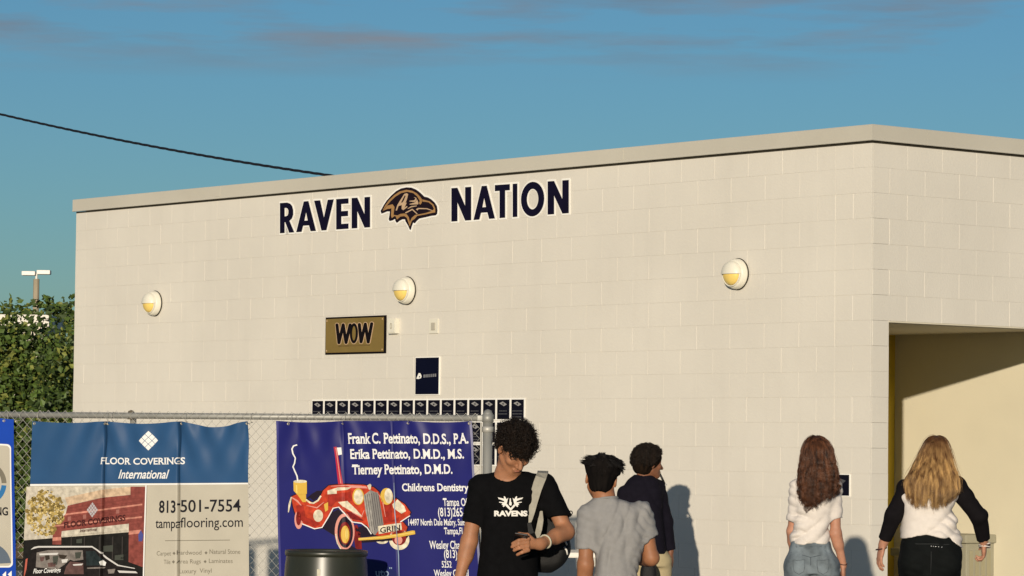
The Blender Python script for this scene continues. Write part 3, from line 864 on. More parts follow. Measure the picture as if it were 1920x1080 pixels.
M_grom = mat('grommet_brass', (.45, .40, .28), .4, .05, metal=.6)
class Banner:
    def __init__(s, label, x0, x1, xb0, xb1, y0, y1, base, rough, fold, creases, sag, ties):
        s.x0, s.x1, s.xb0, s.xb1, s.y0, s.y1 = x0, x1, xb0, xb1, y0, y1
        s.fold, s.creases, s.sag = fold, creases, sag
        o = on_plane((x0 + x1) / 2, y1, FA + FN * .080, FN)
        s.org = o
        s.t = thing('vinyl_banner', label, 'banner', o, 'vinyl banners tied to the fence')
        fine = []
        for c, _, wd in creases:
            fine += [c + k * wd * .5 for k in (-4, -3, -2, -1.4, -.8, -.4, 0, .4, .8, 1.4, 2, 3, 4)]
        s.cx = sorted(set(list(np.arange(x0, x1, 3.5)) + fine))
        s.cx = [c for c in s.cx if x0 < c < x1]
        s.cy = list(np.arange(y0 + 4, y1, 7.0))
        s.layer = 0
        xs = [x0] + s.cx + [x1]; ys = [y0, y0 + 2] + s.cy + [y1]
        bm = bmesh.new()
        g = [[bm.verts.new(s.pt(x, y, 0)) for x in xs] for y in ys]
        for a in range(len(ys) - 1):
            for b in range(len(xs) - 1):
                bm.faces.new((g[a][b], g[a + 1][b], g[a + 1][b + 1], g[a][b + 1]))
        sh = flat('sheet', bm, base, s.t)
        sh.data.polygons.foreach_set('use_smooth', [True] * len(sh.data.polygons))
        for tx in ties:
            q = on_plane(tx, y0 + 4, FA + FN * .080, FN)
            sv = (q - FA).dot(FE)
            bm = bmesh.new()
            P = []
            for k in range(15):
                a = -1.9 + k * 4.9 / 14
                P.append(FP(sv + .004 * k / 14, FENCE_TOP - .010 + .034 * math.sin(a), .004 + .032 * math.cos(a)) - o)
            P = [FP(sv, q.z - .004, .088) - o] + P
            P += [P[-1] + Vector((.012, 0, .018)), P[-1] + Vector((.010, -.012, .034))]
            tube(bm, P, .0022, 5); obj('tie_wire', bm, M_wire, s.t, True)
            bm = bmesh.new(); lathe(bm, [(.006, 0), (.009, .0015), (.011, 0)], 12)
            obj('grommet', bm, M_grom, s.t, m=frame(s.pt(tx, y0 + 4, 1.2), FE, ZH, FN))
    def pt(s, x, y, lay):
        f = (y - s.y0) / (s.y1 - s.y0)
        X = (s.x0 + (s.xb0 - s.x0) * f) + (x - s.x0) / (s.x1 - s.x0) * ((s.x1 + (s.xb1 - s.x1) * f) - (s.x0 + (s.xb0 - s.x0) * f))
        g = max(0, 1 - f * 3.2)
        Y = y + s.sag(x) * g
        p = on_plane(X, Y, FA + FN * .080, FN)
        z = s.fold(x, y)
        for c, dep, wd in s.creases:
            t = (x - c) / wd
            z -= dep * math.exp(-t * t)
        return p + FN * (z + .0011 * lay + .0006 * (lay > 0)) - s.org
    def put(s, name, shapes, m, parent=None, lay=None):
        if lay is None: s.layer += 1; lay = s.layer
        bm = sheet(shapes, lambda x, y: s.pt(x, y, lay), s.cx, s.cy)
        # keep the print facing the viewer
        bm.normal_update()
        for fc in bm.faces:
            if fc.normal.dot(FN) < 0: fc.normal_flip()
        o = flat(name, bm, m, parent or s.t)
        if len(shapes) > 3: o['kind'] = 'stuff'
        o.data.polygons.foreach_set('use_smooth', [True] * len(o.data.polygons))
        return o
    def poly(s, name, contours, m, lay=None):
        return s.put(name, [ring_polys(contours)], m, lay=lay)
PHOTO_INK = ('maroon', 'pink_stripe', 'night', 'picture_tan', 'picture_sky', 'van_black', 'van_grey', 'van_brown', 'van_glass', 'car_red', 'car_mid_red', 'car_dark_red', 'car_cream', 'car_grille_light')
def vin(name, c, rough=.48):
    if name in PHOTO_INK: return mat('vinyl_' + name, c, rough, .30, 28, spec=.12, detail=6)
    return mat('vinyl_' + name, c, rough, .05, 5, spec=.16)
def ripple(seed, amp):
    r = random.Random(seed)
    K = [(r.uniform(.012, .05), r.uniform(-.02, .02), r.uniform(0, 6.3), r.uniform(.5, 1)) for _ in range(6)]
    return lambda x, y: amp * sum(a * math.sin(kx * x + ky * y + ph + .8 * math.sin(.011 * y + ph)) for kx, ky, ph, a in K) / 3

# ---- blue and cream flooring banner
blue = vin('steel_blue', (.024, .075, .175)); cream = vin('cream', (.44, .41, .335)); ink = vin('ink', (.012, .012, .016)); wht = vin('white', (.74, .74, .72))
grey = vin('grey_ink', (.17, .155, .12)); maroon = vin('maroon', (.20, .052, .042)); pinkl = vin('pink_stripe', (.48, .20, .15)); dark = vin('night', (.012, .011, .010))
b1f = ripple(11, .009)
def fold1(x, y):
    z = b1f(x, y)
    for tx in (197, 338, 460):            # gathers running down and inwards from the ties
        d = abs(x - tx); g = max(0, 1 - (y - 790) / 130)
        z += .020 * g * math.sin(d * .13 - (y - 790) * .05) * math.exp(-d / 70)
    return z
def sag1(x):
    s = 0
    for a, b, h in ((64, 197, 3), (197, 338, 4.5), (342, 462, 11)):
        if a < x < b: s += h * math.sin(math.pi * (x - a) / (b - a)) ** 1.3
    return s
B1 = Banner('tall banner, blue above and cream below, with a shop picture and phone number', 60, 465.5, 50, 467, 790, 1096, cream, .4, fold1, [(197, .044, 1.5), (336, .046, 1.6)], sag1, [64, 195, 203, 342, 464])
B1.poly('blue_field', [[(60, 790), (465.5, 790), (465.5, 905), (60, 907.5)]], blue)
B1.poly('white_edge', [[(60, 907.8), (465.5, 905.3), (465.5, 908), (60, 911)]], wht, lay=1)
# diamond of tiles
ds = []
for i in range(3):
    for j in range(3):
        cx, cy = 279 + (i - j) * 5.9, 823.5 + (i + j - 2) * 6.6
        ds.append(ring_polys([[(cx, cy - 6.0), (cx + 5.3, cy), (cx, cy + 6.0), (cx - 5.3, cy)]]))
B1.put('tile_logo', ds, wht, lay=2)
B1.put('lettering', [text_shape('FLOOR COVERINGS', 190, 347, 870, 857.5, .018, serif=.05)], wht, lay=2)
B1.put('lettering', [text_shape('International', 224, 318, 897, 880.5, .015, shear=.35)], wht, lay=2)
def Z3(c): return [(40 + x / 5.684, 890 + y / 5.684) for x, y in c]
pic = lambda n, c, m, lay: B1.poly(n, [Z3(c)], m, lay=lay)
paleskin = vin('picture_sky', (.48, .44, .36)); tanb = vin('picture_tan', (.50, .37, .25)); dgreen = vin('picture_shade', (.03, .022, .016))
pic('picture', [(75, 128), (1330, 128), (1330, 1160), (68, 1160)], paleskin, 1)
pic('picture', [(72, 700), (1330, 600), (1330, 1160), (68, 1160)], dark, 2)
pic('picture', [(370, 560), (500, 420), (520, 330), (880, 245), (1180, 215), (1180, 128), (1330, 128), (1330, 990), (1170, 930), (1170, 590), (880, 620), (460, 660), (460, 745), (370, 745)], maroon, 3)
pic('picture', [(490, 245), (880, 160), (1180, 128), (1180, 212), (880, 242), (520, 326)], tanb, 4)
pic('picture', [(505, 415), (1305, 308), (1305, 326), (495, 434)], pinkl, 4)
pic('picture', [(380, 540), (1305, 442), (1305, 460), (378, 556)], pinkl, 4)
pic('picture', [(465, 602), (1170, 522), (1170, 590), (460, 660)], paleskin, 5)
pic('picture', [(1170, 600), (1300, 585), (1300, 625), (1170, 640)], pinkl, 5)
pic('picture', [(372, 670), (460, 662), (460, 700), (372, 706)], pinkl, 5)
pic('picture', [(1270, 640), (1295, 590), (1322, 640), (1312, 710), (1275, 710)], vin('ribbon_blue', (.06, .07, .25)), 6)
dm = []
for i in range(4):
    for j in range(4):
        cx, cy = 783 + (i - j) * 15.5, 375 + (i + j - 3) * 21
        dm.append(ring_polys([Z3([(cx, cy - 18), (cx + 13, cy), (cx, cy + 18), (cx - 13, cy)])]))
B1.put('picture', dm, vin('picture_grey', (.42, .40, .42)), lay=6)
B1.put('picture', [text_shape('FLOOR COVERINGS', 125, 239.5, 990, 979, .03, serif=.05, slope=-.125)], vin('picture_ink', (.05, .012, .012)), lay=6)
B1.put('picture', [text_shape('International', 155, 188, 998, 992, .02, shear=.3, slope=-.1)], vin('picture_ink', (.05, .012, .012)), lay=6)
rt = random.Random(5)
for lay, m_, n_, sz in ((3, vin('tree_olive', (.21, .15, .045)), 90, 30), (4, vin('tree_gold', (.42, .31, .10)), 130, 17), (5, vin('tree_pale', (.60, .48, .22)), 90, 11), (6, vin('tree_dark', (.07, .05, .02)), 50, 9)):
    sh = []
    for _ in range(n_):
        a = rt.uniform(0, 6.28); q = math.sqrt(rt.random()); cx, cy = 285 + 200 * q * math.cos(a), 410 + 245 * q * math.sin(a)
        if cx < 90 or (cy > 520 and cx > 400): continue
        k = rt.randint(4, 6); r0 = rt.uniform(.6, 1.3) * sz
        sh.append(ring_polys([Z3([(cx + r0 * rt.uniform(.6, 1.1) * math.cos(6.28 * i / k), cy + r0 * rt.uniform(.6, 1.1) * math.sin(6.28 * i / k)) for i in range(k)])]))
    B1.put('picture', sh, m_, lay=lay + .02 * lay)
for i in range(9):                                       # brick courses and joints on the shop front
    y0 = 262 + i * 34
    pic('picture', [(520, y0 + 92), (1300, y0 - 18), (1300, y0 - 14), (520, y0 + 96)], vin('brick_joint', (.15, .035, .03)), 3.5)
for x, y in ((540, 470), (700, 450), (1050, 395)):
    pic('picture', [(x - 16, y - 22), (x + 18, y - 26), (x + 18, y + 18), (x - 16, y + 22)], vin('brick_light', (.30, .12, .10)), 4.5)
for x in (560, 700, 860, 1000, 1100):
    pic('picture', [(x, 660), (x + 12, 658), (x + 12, 900), (x, 900)], vin('shop_mullion', (.035, .03, .028)), 6)
for x, y, w_, h_ in ((900, 760, 110, 60), (1030, 860, 90, 50), (1090, 880, 30, 20), (620, 690, 60, 40)):
    pic('picture', [(x, y), (x + w_, y - 10), (x + w_, y + h_), (x, y + h_)], vin('shop_reflection', (.05, .055, .045)), 6.4)
# van in the picture
pic('picture', [(100, 1160), (118, 960), (150, 850), (185, 775), (230, 762), (790, 762), (850, 800), (930, 880), (1060, 965), (1230, 1000), (1280, 1050), (1290, 1160)], vin('van_black', (.016, .013, .013), .25), 7)
pic('picture', [(150, 800), (185, 770), (230, 760), (790, 760), (850, 798), (960, 885), (1070, 960), (1240, 995), (1240, 1003), (1060, 972), (940, 893), (845, 812), (790, 775), (230, 777), (190, 788)], vin('van_chrome', (.55, .54, .52)), 8)
pic('picture', [(215, 830), (330, 805), (690, 805), (700, 905), (600, 920), (560, 905), (500, 960), (430, 1010), (210, 985)], vin('van_grey', (.18, .16, .145)), 8)
pic('picture', [(300, 860), (345, 850), (350, 900), (310, 915)], dgreen, 9); pic('picture', [(440, 850), (530, 860), (500, 900), (450, 890)], dgreen, 9)
pic('picture', [(560, 925), (700, 940), (710, 1060), (500, 1060), (520, 980)], vin('van_brown', (.10, .055, .05)), 9)
pic('picture', [(725, 815), (820, 812), (920, 940), (900, 965), (735, 970)], vin('van_glass', (.02, .028, .03), .15), 9)
pic('picture', [(870, 930), (900, 900), (945, 935), (935, 970), (880, 965)], wht, 10)
pic('picture', [(105, 900), (125, 890), (118, 1000), (100, 1080), (92, 1080)], vin('van_red', (.40, .10, .07)), 9)
pic('picture', [(1060, 1020), (1250, 1030), (1270, 1050), (1080, 1045)], vin('van_chrome', (.55, .54, .52)), 8)
for x, y, w_, h_, c in ((240, 840, 200, 14, 'van_chrome'), (250, 880, 50, 40, 'van_brown'), (380, 870, 60, 90, 'shop_reflection'), (470, 905, 70, 30, 'van_chrome'), (610, 830, 70, 60, 'shop_reflection'), (330, 940, 90, 40, 'van_brown'), (590, 955, 110, 10, 'van_chrome'), (740, 990, 200, 8, 'van_grey'), (960, 1010, 80, 40, 'van_grey')):
    B1.poly('picture', [Z3([(x, y), (x + w_, y - 8), (x + w_ - 14, y + h_), (x + 8, y + h_ + 5)])], MATS['vinyl_' + c], lay=9.4)
B1.put('picture', [text_shape('Floor Coverings', 73, 122, 1075, 1066.5, .015, shear=.3, slope=-.05)], wht, lay=10)
# right hand column
B1.put('lettering', [text_shape('813', 300, 330.5, 961, 938.5, .022), text_shape('-', 333, 338, 952, 932, .02), text_shape('501-7554', 339.5, 451, 960, 937.5, .012, slope=-.012)], ink, lay=1)
B1.put('lettering', [text_shape('tampa', 294, 338, 990, 972, .008), text_shape('flooring.com', 339.5, 455, 989, 970.5, .004, slope=-.012)], ink, lay=1)
B1.poly('rule', [[(312, 1013.2), (431, 1012), (431, 1013.2), (312, 1014.4)]], grey, lay=1)
dia = lambda x, y: ring_polys([[(x, y - 3.2), (x + 2.8, y), (x, y + 3.2), (x - 2.8, y)]])
B1.put('lettering', [text_shape('Carpet', 297, 323, 1041.5, 1033.5), dia(328.5, 1037.5), text_shape('Hardwood', 333, 378, 1040, 1032), dia(386.5, 1036.5), text_shape('Natural Stone', 393, 450, 1038.5, 1030),
      text_shape('Tile', 310, 322, 1057.5, 1049.5), dia(327.5, 1053.5), text_shape('Area Rugs', 332.5, 377, 1056.5, 1048.5), dia(385, 1053), text_shape('Laminates', 392, 436, 1055.5, 1047.5),
      text_shape('Luxury', 338, 369, 1075, 1066.5), text_shape('Vinyl', 375, 397, 1074, 1065.5)], grey, lay=1)
B1.poly('white_edge', [[(275.5, 910), (278, 910), (275.5, 1096), (273, 1096)]], wht, lay=11)

# ---- violet blue dentist banner
viol = vin('violet_blue', (.015, .016, .125), .42)
b2f = ripple(23, .008)
def fold2(x, y):
    z = b2f(x, y)
    for tx in (560, 641, 766, 886):
        d = abs(x - tx); g = max(0, 1 - (y - 790) / 110)
        z += .010 * g * math.sin(d * .15 - (y - 790) * .05) * math.exp(-d / 50)
    return z
def sag2(x): return 3.0 * max(0, math.sin((x - 520) / 370 * math.pi * 3)) if 518 < x < 890 else 0
B2 = Banner('violet blue banner with a red vintage car drawing and white serif lettering', 517.5, 884, 523, 903, 789, 1096, viol, .36, fold2, [(641, .008, 3), (735, .006, 1.6)], sag2, [541, 641, 766, 880])
for s, x0, x1, yb, yt, sl, of in (('Frank C. Pettinato, D.D.S., P.A.', 651, 876, 831.5, 812, -.006, .022), ('Erika Pettinato, D.M.D., M.S.', 654, 866, 860, 842, -.006, .022), ('Tierney Pettinato, D.M.D.', 656, 843, 889, 871, -.006, .022),
        ('Childrens Dentistry', 749, 872, 920.5, 906.5, 0, .022)):
    B2.put('lettering', [text_shape(s, x0, x1, yb, yt, of, serif=.04, slope=sl)], wht, lay=2)
for s, x0, x1, yb, yt in (('Tampa Of', 822, 868, 948.5, 934), ('(813)265-', 812, 862, 968, 952), ('14497 North Dale Mabry, Suite', 757, 864, 985, 973), ('Tampa,FL', 821, 858, 1001.5, 989),
        ('Wesley Chapel', 793, 862, 1029, 1014), ('(813)', 819, 843, 1046, 1031), ('5252', 814, 832, 1064, 1052), ('Wesley Chapel', 799, 862, 1081, 1068)):
    B2.put('lettering', [text_shape(s, x0, x1, yb, yt, .012, serif=.03)], wht, lay=2)
def Z2(c): return [((530 + x / 4.696) - ((820 + y / 4.696) - 789) / 307 * 12 * .5, 820 + y / 4.696) for x, y in c]
red = vin('car_red', (.44, .045, .018)); dred = vin('car_dark_red', (.17, .012, .012)); crm = vin('car_cream', (.62, .56, .42)); yel = vin('car_yellow', (.60, .38, .06)); pnk = vin('car_pink', (.62, .27, .22)); drb = vin('car_shadow', (.012, .006, .016)); chrome = vin('car_grille', (.20, .19, .18))
def car(n, c, m, lay): return B2.put(n, [ring_polys([Z2(x) for x in (c if isinstance(c[0], list) else [c])])], m, lay=lay)
D = 'car_drawing'
body = [(78, 522), (130, 498), (200, 540), (262, 578), (320, 540), (350, 470), (400, 425), (520, 412), (700, 418), (790, 440), (835, 480), (862, 560), (940, 560), (985, 538), (1060, 590), (1106, 660), (1090, 700), (1030, 735), (1075, 790), (1060, 840), (830, 870), (770, 850), (720, 775), (650, 745), (590, 735), (540, 665), (480, 612), (430, 635), (400, 705), (345, 795), (280, 805), (180, 762), (120, 700), (92, 610)]
car(D, grow(body, 9), drb, 1); car(D, body, red, 2)
car(D, oval(140, 725, 36, 82), pnk, 3); car(D, oval(140, 715, 22, 60), dred, 4)
car(D, [(345, 800), (420, 665), (480, 632), (545, 685), (592, 760), (560, 870), (470, 880)], drb, 3)
car(D, oval(535, 830, 84, 160, 30), pnk, 4); car(D, oval(540, 835, 66, 138, 30), drb, 5); car(D, oval(538, 845, 48, 100, 26), dred, 6); car(D, oval(540, 855, 36, 78, 24), yel, 7); car(D, oval(552, 850, 14, 50, 16), vin('car_gold', (.72, .55, .16)), 8)
car(D, stroke([(462, 850), (475, 930), (505, 985)], 10), crm, 8)
car(D, [(600, 780), (640, 770), (672, 850), (680, 985), (625, 985)], dred, 3)
car(D, oval(1003, 900, 88, 92, 28), crm, 2); car(D, oval(1003, 885, 62, 66, 24), dred, 3); car(D, oval(998, 905, 34, 38, 20), pnk, 4)
car(D, oval(855, 905, 55, 34, 20), crm, 2); car(D, oval(855, 895, 40, 24, 18), drb, 3)
car(D, [(720, 770), (800, 870), (660, 880), (620, 800)], drb, 3)
car(D, [(700, 512), (762, 465), (832, 492), (872, 765), (795, 862), (752, 822), (716, 650)], chrome, 5)
car(D, [(700, 512), (762, 465), (790, 860), (752, 822), (716, 650)], vin('car_grille_light', (.30, .285, .26)), 6)
for i in range(7): car(D, stroke([(715 + i * 19, 505 - i * 4), (758 + i * 17, 840 - i * 12)], 3), drb, 7)
car(D, oval(655, 522, 50, 74, 24), yel, 6); car(D, oval(657, 524, 40, 64, 24), crm, 7)
car(D, oval(905, 520, 56, 74, 24), yel, 6); car(D, oval(922, 516, 36, 66, 24), crm, 7)
car(D, [(952, 590), (1000, 546), (1058, 608), (1070, 650), (1030, 672), (962, 624)], crm, 6)
car(D, oval(310, 690, 42, 54, 22), crm, 5); car(D, [(360, 590), (395, 570), (395, 640), (370, 655)], yel, 5)
car(D, [(480, 570), (560, 560), (640, 640), (690, 700), (660, 690), (590, 650), (520, 610)], crm, 5); car(D, [(545, 650), (600, 660), (700, 735), (640, 728), (585, 715)], dred, 5)
car(D, [(390, 470), (480, 440), (600, 440), (560, 462), (470, 470), (470, 496), (390, 502)], crm, 5); car(D, [(560, 425), (720, 430), (740, 450), (600, 445)], pnk, 5)
car(D, [(395, 505), (590, 480), (600, 560), (470, 560), (420, 610), (385, 600)], vin('car_mid_red', (.30, .025, .015)), 4)
car(D, [(200, 545), (240, 535), (268, 560), (320, 520), (345, 470), (300, 470), (250, 500)], drb, 3)
car(D, stroke([(205, 548), (240, 575), (270, 580), (310, 555), (335, 515)], 14), crm, 6)
car(D, [(120, 600), (180, 590), (200, 700), (330, 760), (280, 790), (180, 750), (125, 690)], vin('car_mid_red', (.30, .025, .015)), 4)
car(D, [(870, 580), (940, 572), (948, 730), (1010, 700), (1000, 735), (880, 760)], vin('car_mid_red', (.30, .025, .015)), 4)
car(D, stroke([(600, 660), (680, 700), (705, 640)], [6, 14, 4]), pnk, 6); car(D, stroke([(820, 480), (868, 560), (890, 700)], [4, 9, 4]), pnk, 6)
car(D, stroke([(210, 600), (300, 620), (360, 570)], [4, 12, 4]), pnk, 5); car(D, stroke([(420, 430), (560, 424), (690, 428)], [4, 10, 4]), pnk, 6)
car(D, [(500, 930), (560, 985), (640, 985), (600, 960)], drb, 3); car(D, [(640, 905), (1090, 860), (1060, 900), (660, 930)], drb, 2.5)
car(D, stroke([(170, 760), (280, 805), (345, 793), (400, 700), (440, 624), (488, 614), (550, 690), (600, 745), (680, 756), (730, 795), (765, 852)], 9), wht, 8)
car(D, stroke([(78, 525), (62, 590), (52, 660)], [10, 18, 8]), crm, 3); car(D, stroke([(85, 530), (130, 560), (165, 600)], [8, 16, 6]), pnk, 6)
car(D, [(130, 505), (205, 500), (205, 570), (175, 570)], yel, 3)
car(D, stroke([(1020, 745), (1080, 705), (1104, 690)], 8), wht, 8)
car(D, [(824, 782), (1026, 752), (1032, 812), (830, 852)], crm, 8)
B2.put(D, [text_shape('GRIN', *[Z2([(842, 800)])[0][0], Z2([(1018, 800)])[0][0]], Z2([(0, 842)])[0][1], Z2([(0, 795)])[0][1], .02, slope=-.15)], drb, lay=9)
car(D, [(652, 886), (860, 868), (1020, 845), (1118, 820), (1142, 822), (1145, 852), (1020, 876), (860, 897), (655, 908)], yel, 9)
car(D, stroke([(655, 896), (860, 881), (1130, 838)], 6), vin('car_gold', (.72, .55, .16)), 10)
car(D, [(448, 82), (472, 80), (522, 410), (482, 414)], vin('brush_red', (.42, .02, .05)), 3); car(D, stroke([(466, 90), (505, 405)], 7), pnk, 4)
car(D, [(474, 88), (510, 88), (516, 150), (484, 156)], wht, 4)
car(D, [(98, 392), (214, 388), (214, 498), (132, 506), (100, 470)], yel, 7); car(D, oval(157, 388, 58, 14, 20), crm, 8); car(D, stroke([(125, 420), (128, 490)], 10), vin('car_gold', (.72, .55, .16)), 8)
car(D, stroke([(128, 60), (98, 70), (84, 98), (92, 140), (114, 180), (108, 225), (94, 258), (112, 300), (130, 340), (136, 385)], 12), wht, 8)
car(D, [(735, 425), (760, 408), (772, 420), (765, 460), (750, 462)], crm, 7)
B2.poly('dark_oval', [oval(668, 1086, 68, 36, 28)], vin('navy_oval', (.012, .018, .10)), lay=2)
B2.put('lettering', [text_shape('uto', 693, 718, 1080, 1066, .01, serif=.03), text_shape('"', 719, 724, 1072, 1064, .01)], vin('pale_print_and_highlight', (.25, .33, .45)), lay=3)
B2.poly('hem', [[(517.5, 789), (521.5, 789), (521.5, 1096), (517.5, 1096)]], vin('hem_violet', (.05, .05, .20)), lay=1)
B2.poly('hem', [[(880, 789), (884, 789), (884, 1096), (880, 1096)]], vin('hem_grey', (.20, .20, .30)), lay=1)
B2.poly('crease_highlight', [stroke([(735, 905), (734, 960), (738, 1040), (737, 1096)], [.6, 1.4, 2.0, 1.6])], vin('pale_print_and_highlight', (.25, .33, .45)), lay=12)  # pale stroke painted as the thin highlight along the crease

# ---- blue bordered banner cut by the left of the view
roy = vin('royal_blue', (.012, .055, .36), .32)
B3 = Banner('royal blue bordered banner with cream panel at the far left of the fence', -120, 26, -122, 30, 784, 1096, roy, .35, ripple(31, .006), [(-30, .02, 2.4)], lambda x: 2 * max(0, math.sin(x * .06)), [-100, -20, 8, 31])
def rrect(x0, y0, x1, y1, r):
    o = []
    for cx, cy, a in ((x1 - r, y0 + r, -90), (x1 - r, y1 - r, 0), (x0 + r, y1 - r, 90), (x0 + r, y0 + r, 180)):
        o += [(cx + r * math.cos(math.radians(a + k * 18)), cy + r * math.sin(math.radians(a + k * 18))) for k in range(6)]
    return o
B3.poly('panel_edge', [rrect(-110, 832, 21, 1064, 8)], wht, lay=1)
B3.poly('cream_panel', [rrect(-108, 835, 18.5, 1061, 7)], cream, lay=2)
B3.poly('ring_mark', [oval(-30, 906, 42, 42, 30, 180, 366) + oval(-30, 906, 33, 33, 30, 180, 366)[::-1]], grey, lay=3)
B3.poly('ring_mark', [oval(-30, 906, 42, 42, 30, 6, 120) + oval(-30, 906, 33, 33, 30, 6, 120)[::-1]], vin('ring_blue', (.03, .15, .35)), lay=3)
B3.put('lettering', [text_shape('NG', -9, 14, 966, 951, .025)], ink, lay=3)
B3.poly('grey_oval', [oval(-22, 1060, 40, 42, 30, 180, 360)], vin('slate_print', (.10, .13, .17)), lay=3)
B3.poly('arrow_mark', [[(2, 1078), (9, 1071), (9, 1085)]], wht, lay=3); B3.poly('arrow_mark', [[(12, 1077), (19, 1070), (19, 1084)]], wht, lay=3)

# ---- drum in front of the fence
dc = at(612, 1035, 22.9)
drum = thing('plastic_drum', 'open black plastic drum standing in front of the violet banner', 'drum', Vector((dc.x, 22.9, 0)))
M_drum = mat('black_plastic', (.022, .023, .015), .34, .15, 4, spec=.5, dirt=.3, dirt_col=(.06, .055, .04), dirt_scale=5)
zr = dc.z + .012; R = .283
bm = bmesh.new()
lathe(bm, [(0, .01), (R * .95, 0), (R * 1.0, .05), (R * 1.02, .28), (R * 1.045, .30), (R * 1.045, .33), (R * 1.03, .35), (R * 1.03, .56), (R * 1.045, .58), (R * 1.03, .62), (R * 1.0, zr - .10), (R * .975, zr - .045), (R * .975, zr - .04), (R * .955, zr - .03), (R * .93, zr - .04), (R * .95, .1), (0, .06)], 48)
obj('shell', bm, M_drum, drum, True)
bm = bmesh.new(); lathe(bm, [(R * .965, zr - .040), (R * 1.0, zr - .038), (R * 1.008, zr - .018), (R * 1.0, zr), (R * .965, zr + .002), (R * .945, zr - .006), (R * .94, zr - .04)], 48); obj('rim', bm, M_drum, drum, True)
V, T = text_shape('1', -.011, .011, 0.04, -.04, .03)
bm = bmesh.new(); vs = [bm.verts.new((x - .035, -R * 1.0125, zr - .16 - y)) for x, y in V]
for f in T: bm.faces.new([vs[i] for i in f])
obj('number', bm, mat('scuffed_white', (.5, .47, .36), .6, .2, 40), drum)

# ---- folding table behind the people
tp = at(1071, 1046, 27.3)
tbl = thing('folding_table', 'white folding table behind the black backpack by the wall', 'table', Vector((tp.x, 27.3, 0)))
M_tab = mat('white_table_plastic', (.70, .67, .60), .5, .04, 6)
bm = bmesh.new(); box(bm, -.62, .20, -.35, .38, tp.z + .01, tp.z + .055, .012); obj('table_top', bm, M_tab, tbl)
for x in (-.56, .12):
    for y in (-.28, .32):
        bm = bmesh.new(); tube(bm, [(x, y, 0), (x, y, tp.z + .01)], .014, 8); obj('leg', bm, mat('brown_leg_paint', (.14, .05, .03), .5, .1), tbl, True)

# ---- service cable to the roof
def sagline(a, b, sag, n): return [a.lerp(b, k / n) - ZH * sag * 4 * (k / n) * (1 - k / n) for k in range(n + 1)]
ca = at(633, 331, 33.2); cb = at(-420, 96, 42.5)
P = sagline(ca, cb, .15, 110)
cable = thing('service_cable', 'thick dark twisted cable sloping down to the roof edge', 'cable', ca.copy())
for ph, nm in ((0, 'strand'), (2.1, 'strand'), (4.2, 'strand')):
    bm = bmesh.new(); pts = []
    for i, p in enumerate(P):
        for s in range(4):
            if i == len(P) - 1 and s: break
            q = p if i == len(P) - 1 else p.lerp(P[i + 1], s / 4)
            a = (i * 4 + s) * .33 + ph
            pts.append(q - ca + Vector((0, math.cos(a), math.sin(a))) * .0074)
    tube(bm, pts, .0078, 6); obj(nm, bm, mat('black_cable', (.010, .010, .014), .55, .1), cable, True)
bm = bmesh.new(); tube(bm, [Vector((0, 0, 0)), Vector((.10, .09, -.12)), Vector((.12, .12, -.5))], .022, 8); obj('roof_bracket', bm, M_galv, cable, True)
up = thing('utility_pole', 'brown wooden utility pole carrying the cable, left of view', 'pole', Vector((cb.x, cb.y, 0)))
bm = bmesh.new(); tube(bm, [(0, 0, 0), (0, 0, cb.z + .6)], [.16, .12], 12); obj('pole', bm, mat('pole_wood', (.13, .09, .055), .9, .25, 3, bump=.4, stretch=(6, 6, .5)), up, True)
bm = bmesh.new(); tube(bm, [(.02, -.1, cb.z), (.02, -.2, cb.z)], .03, 8); obj('insulator', bm, MATS['grey_plastic'], up)

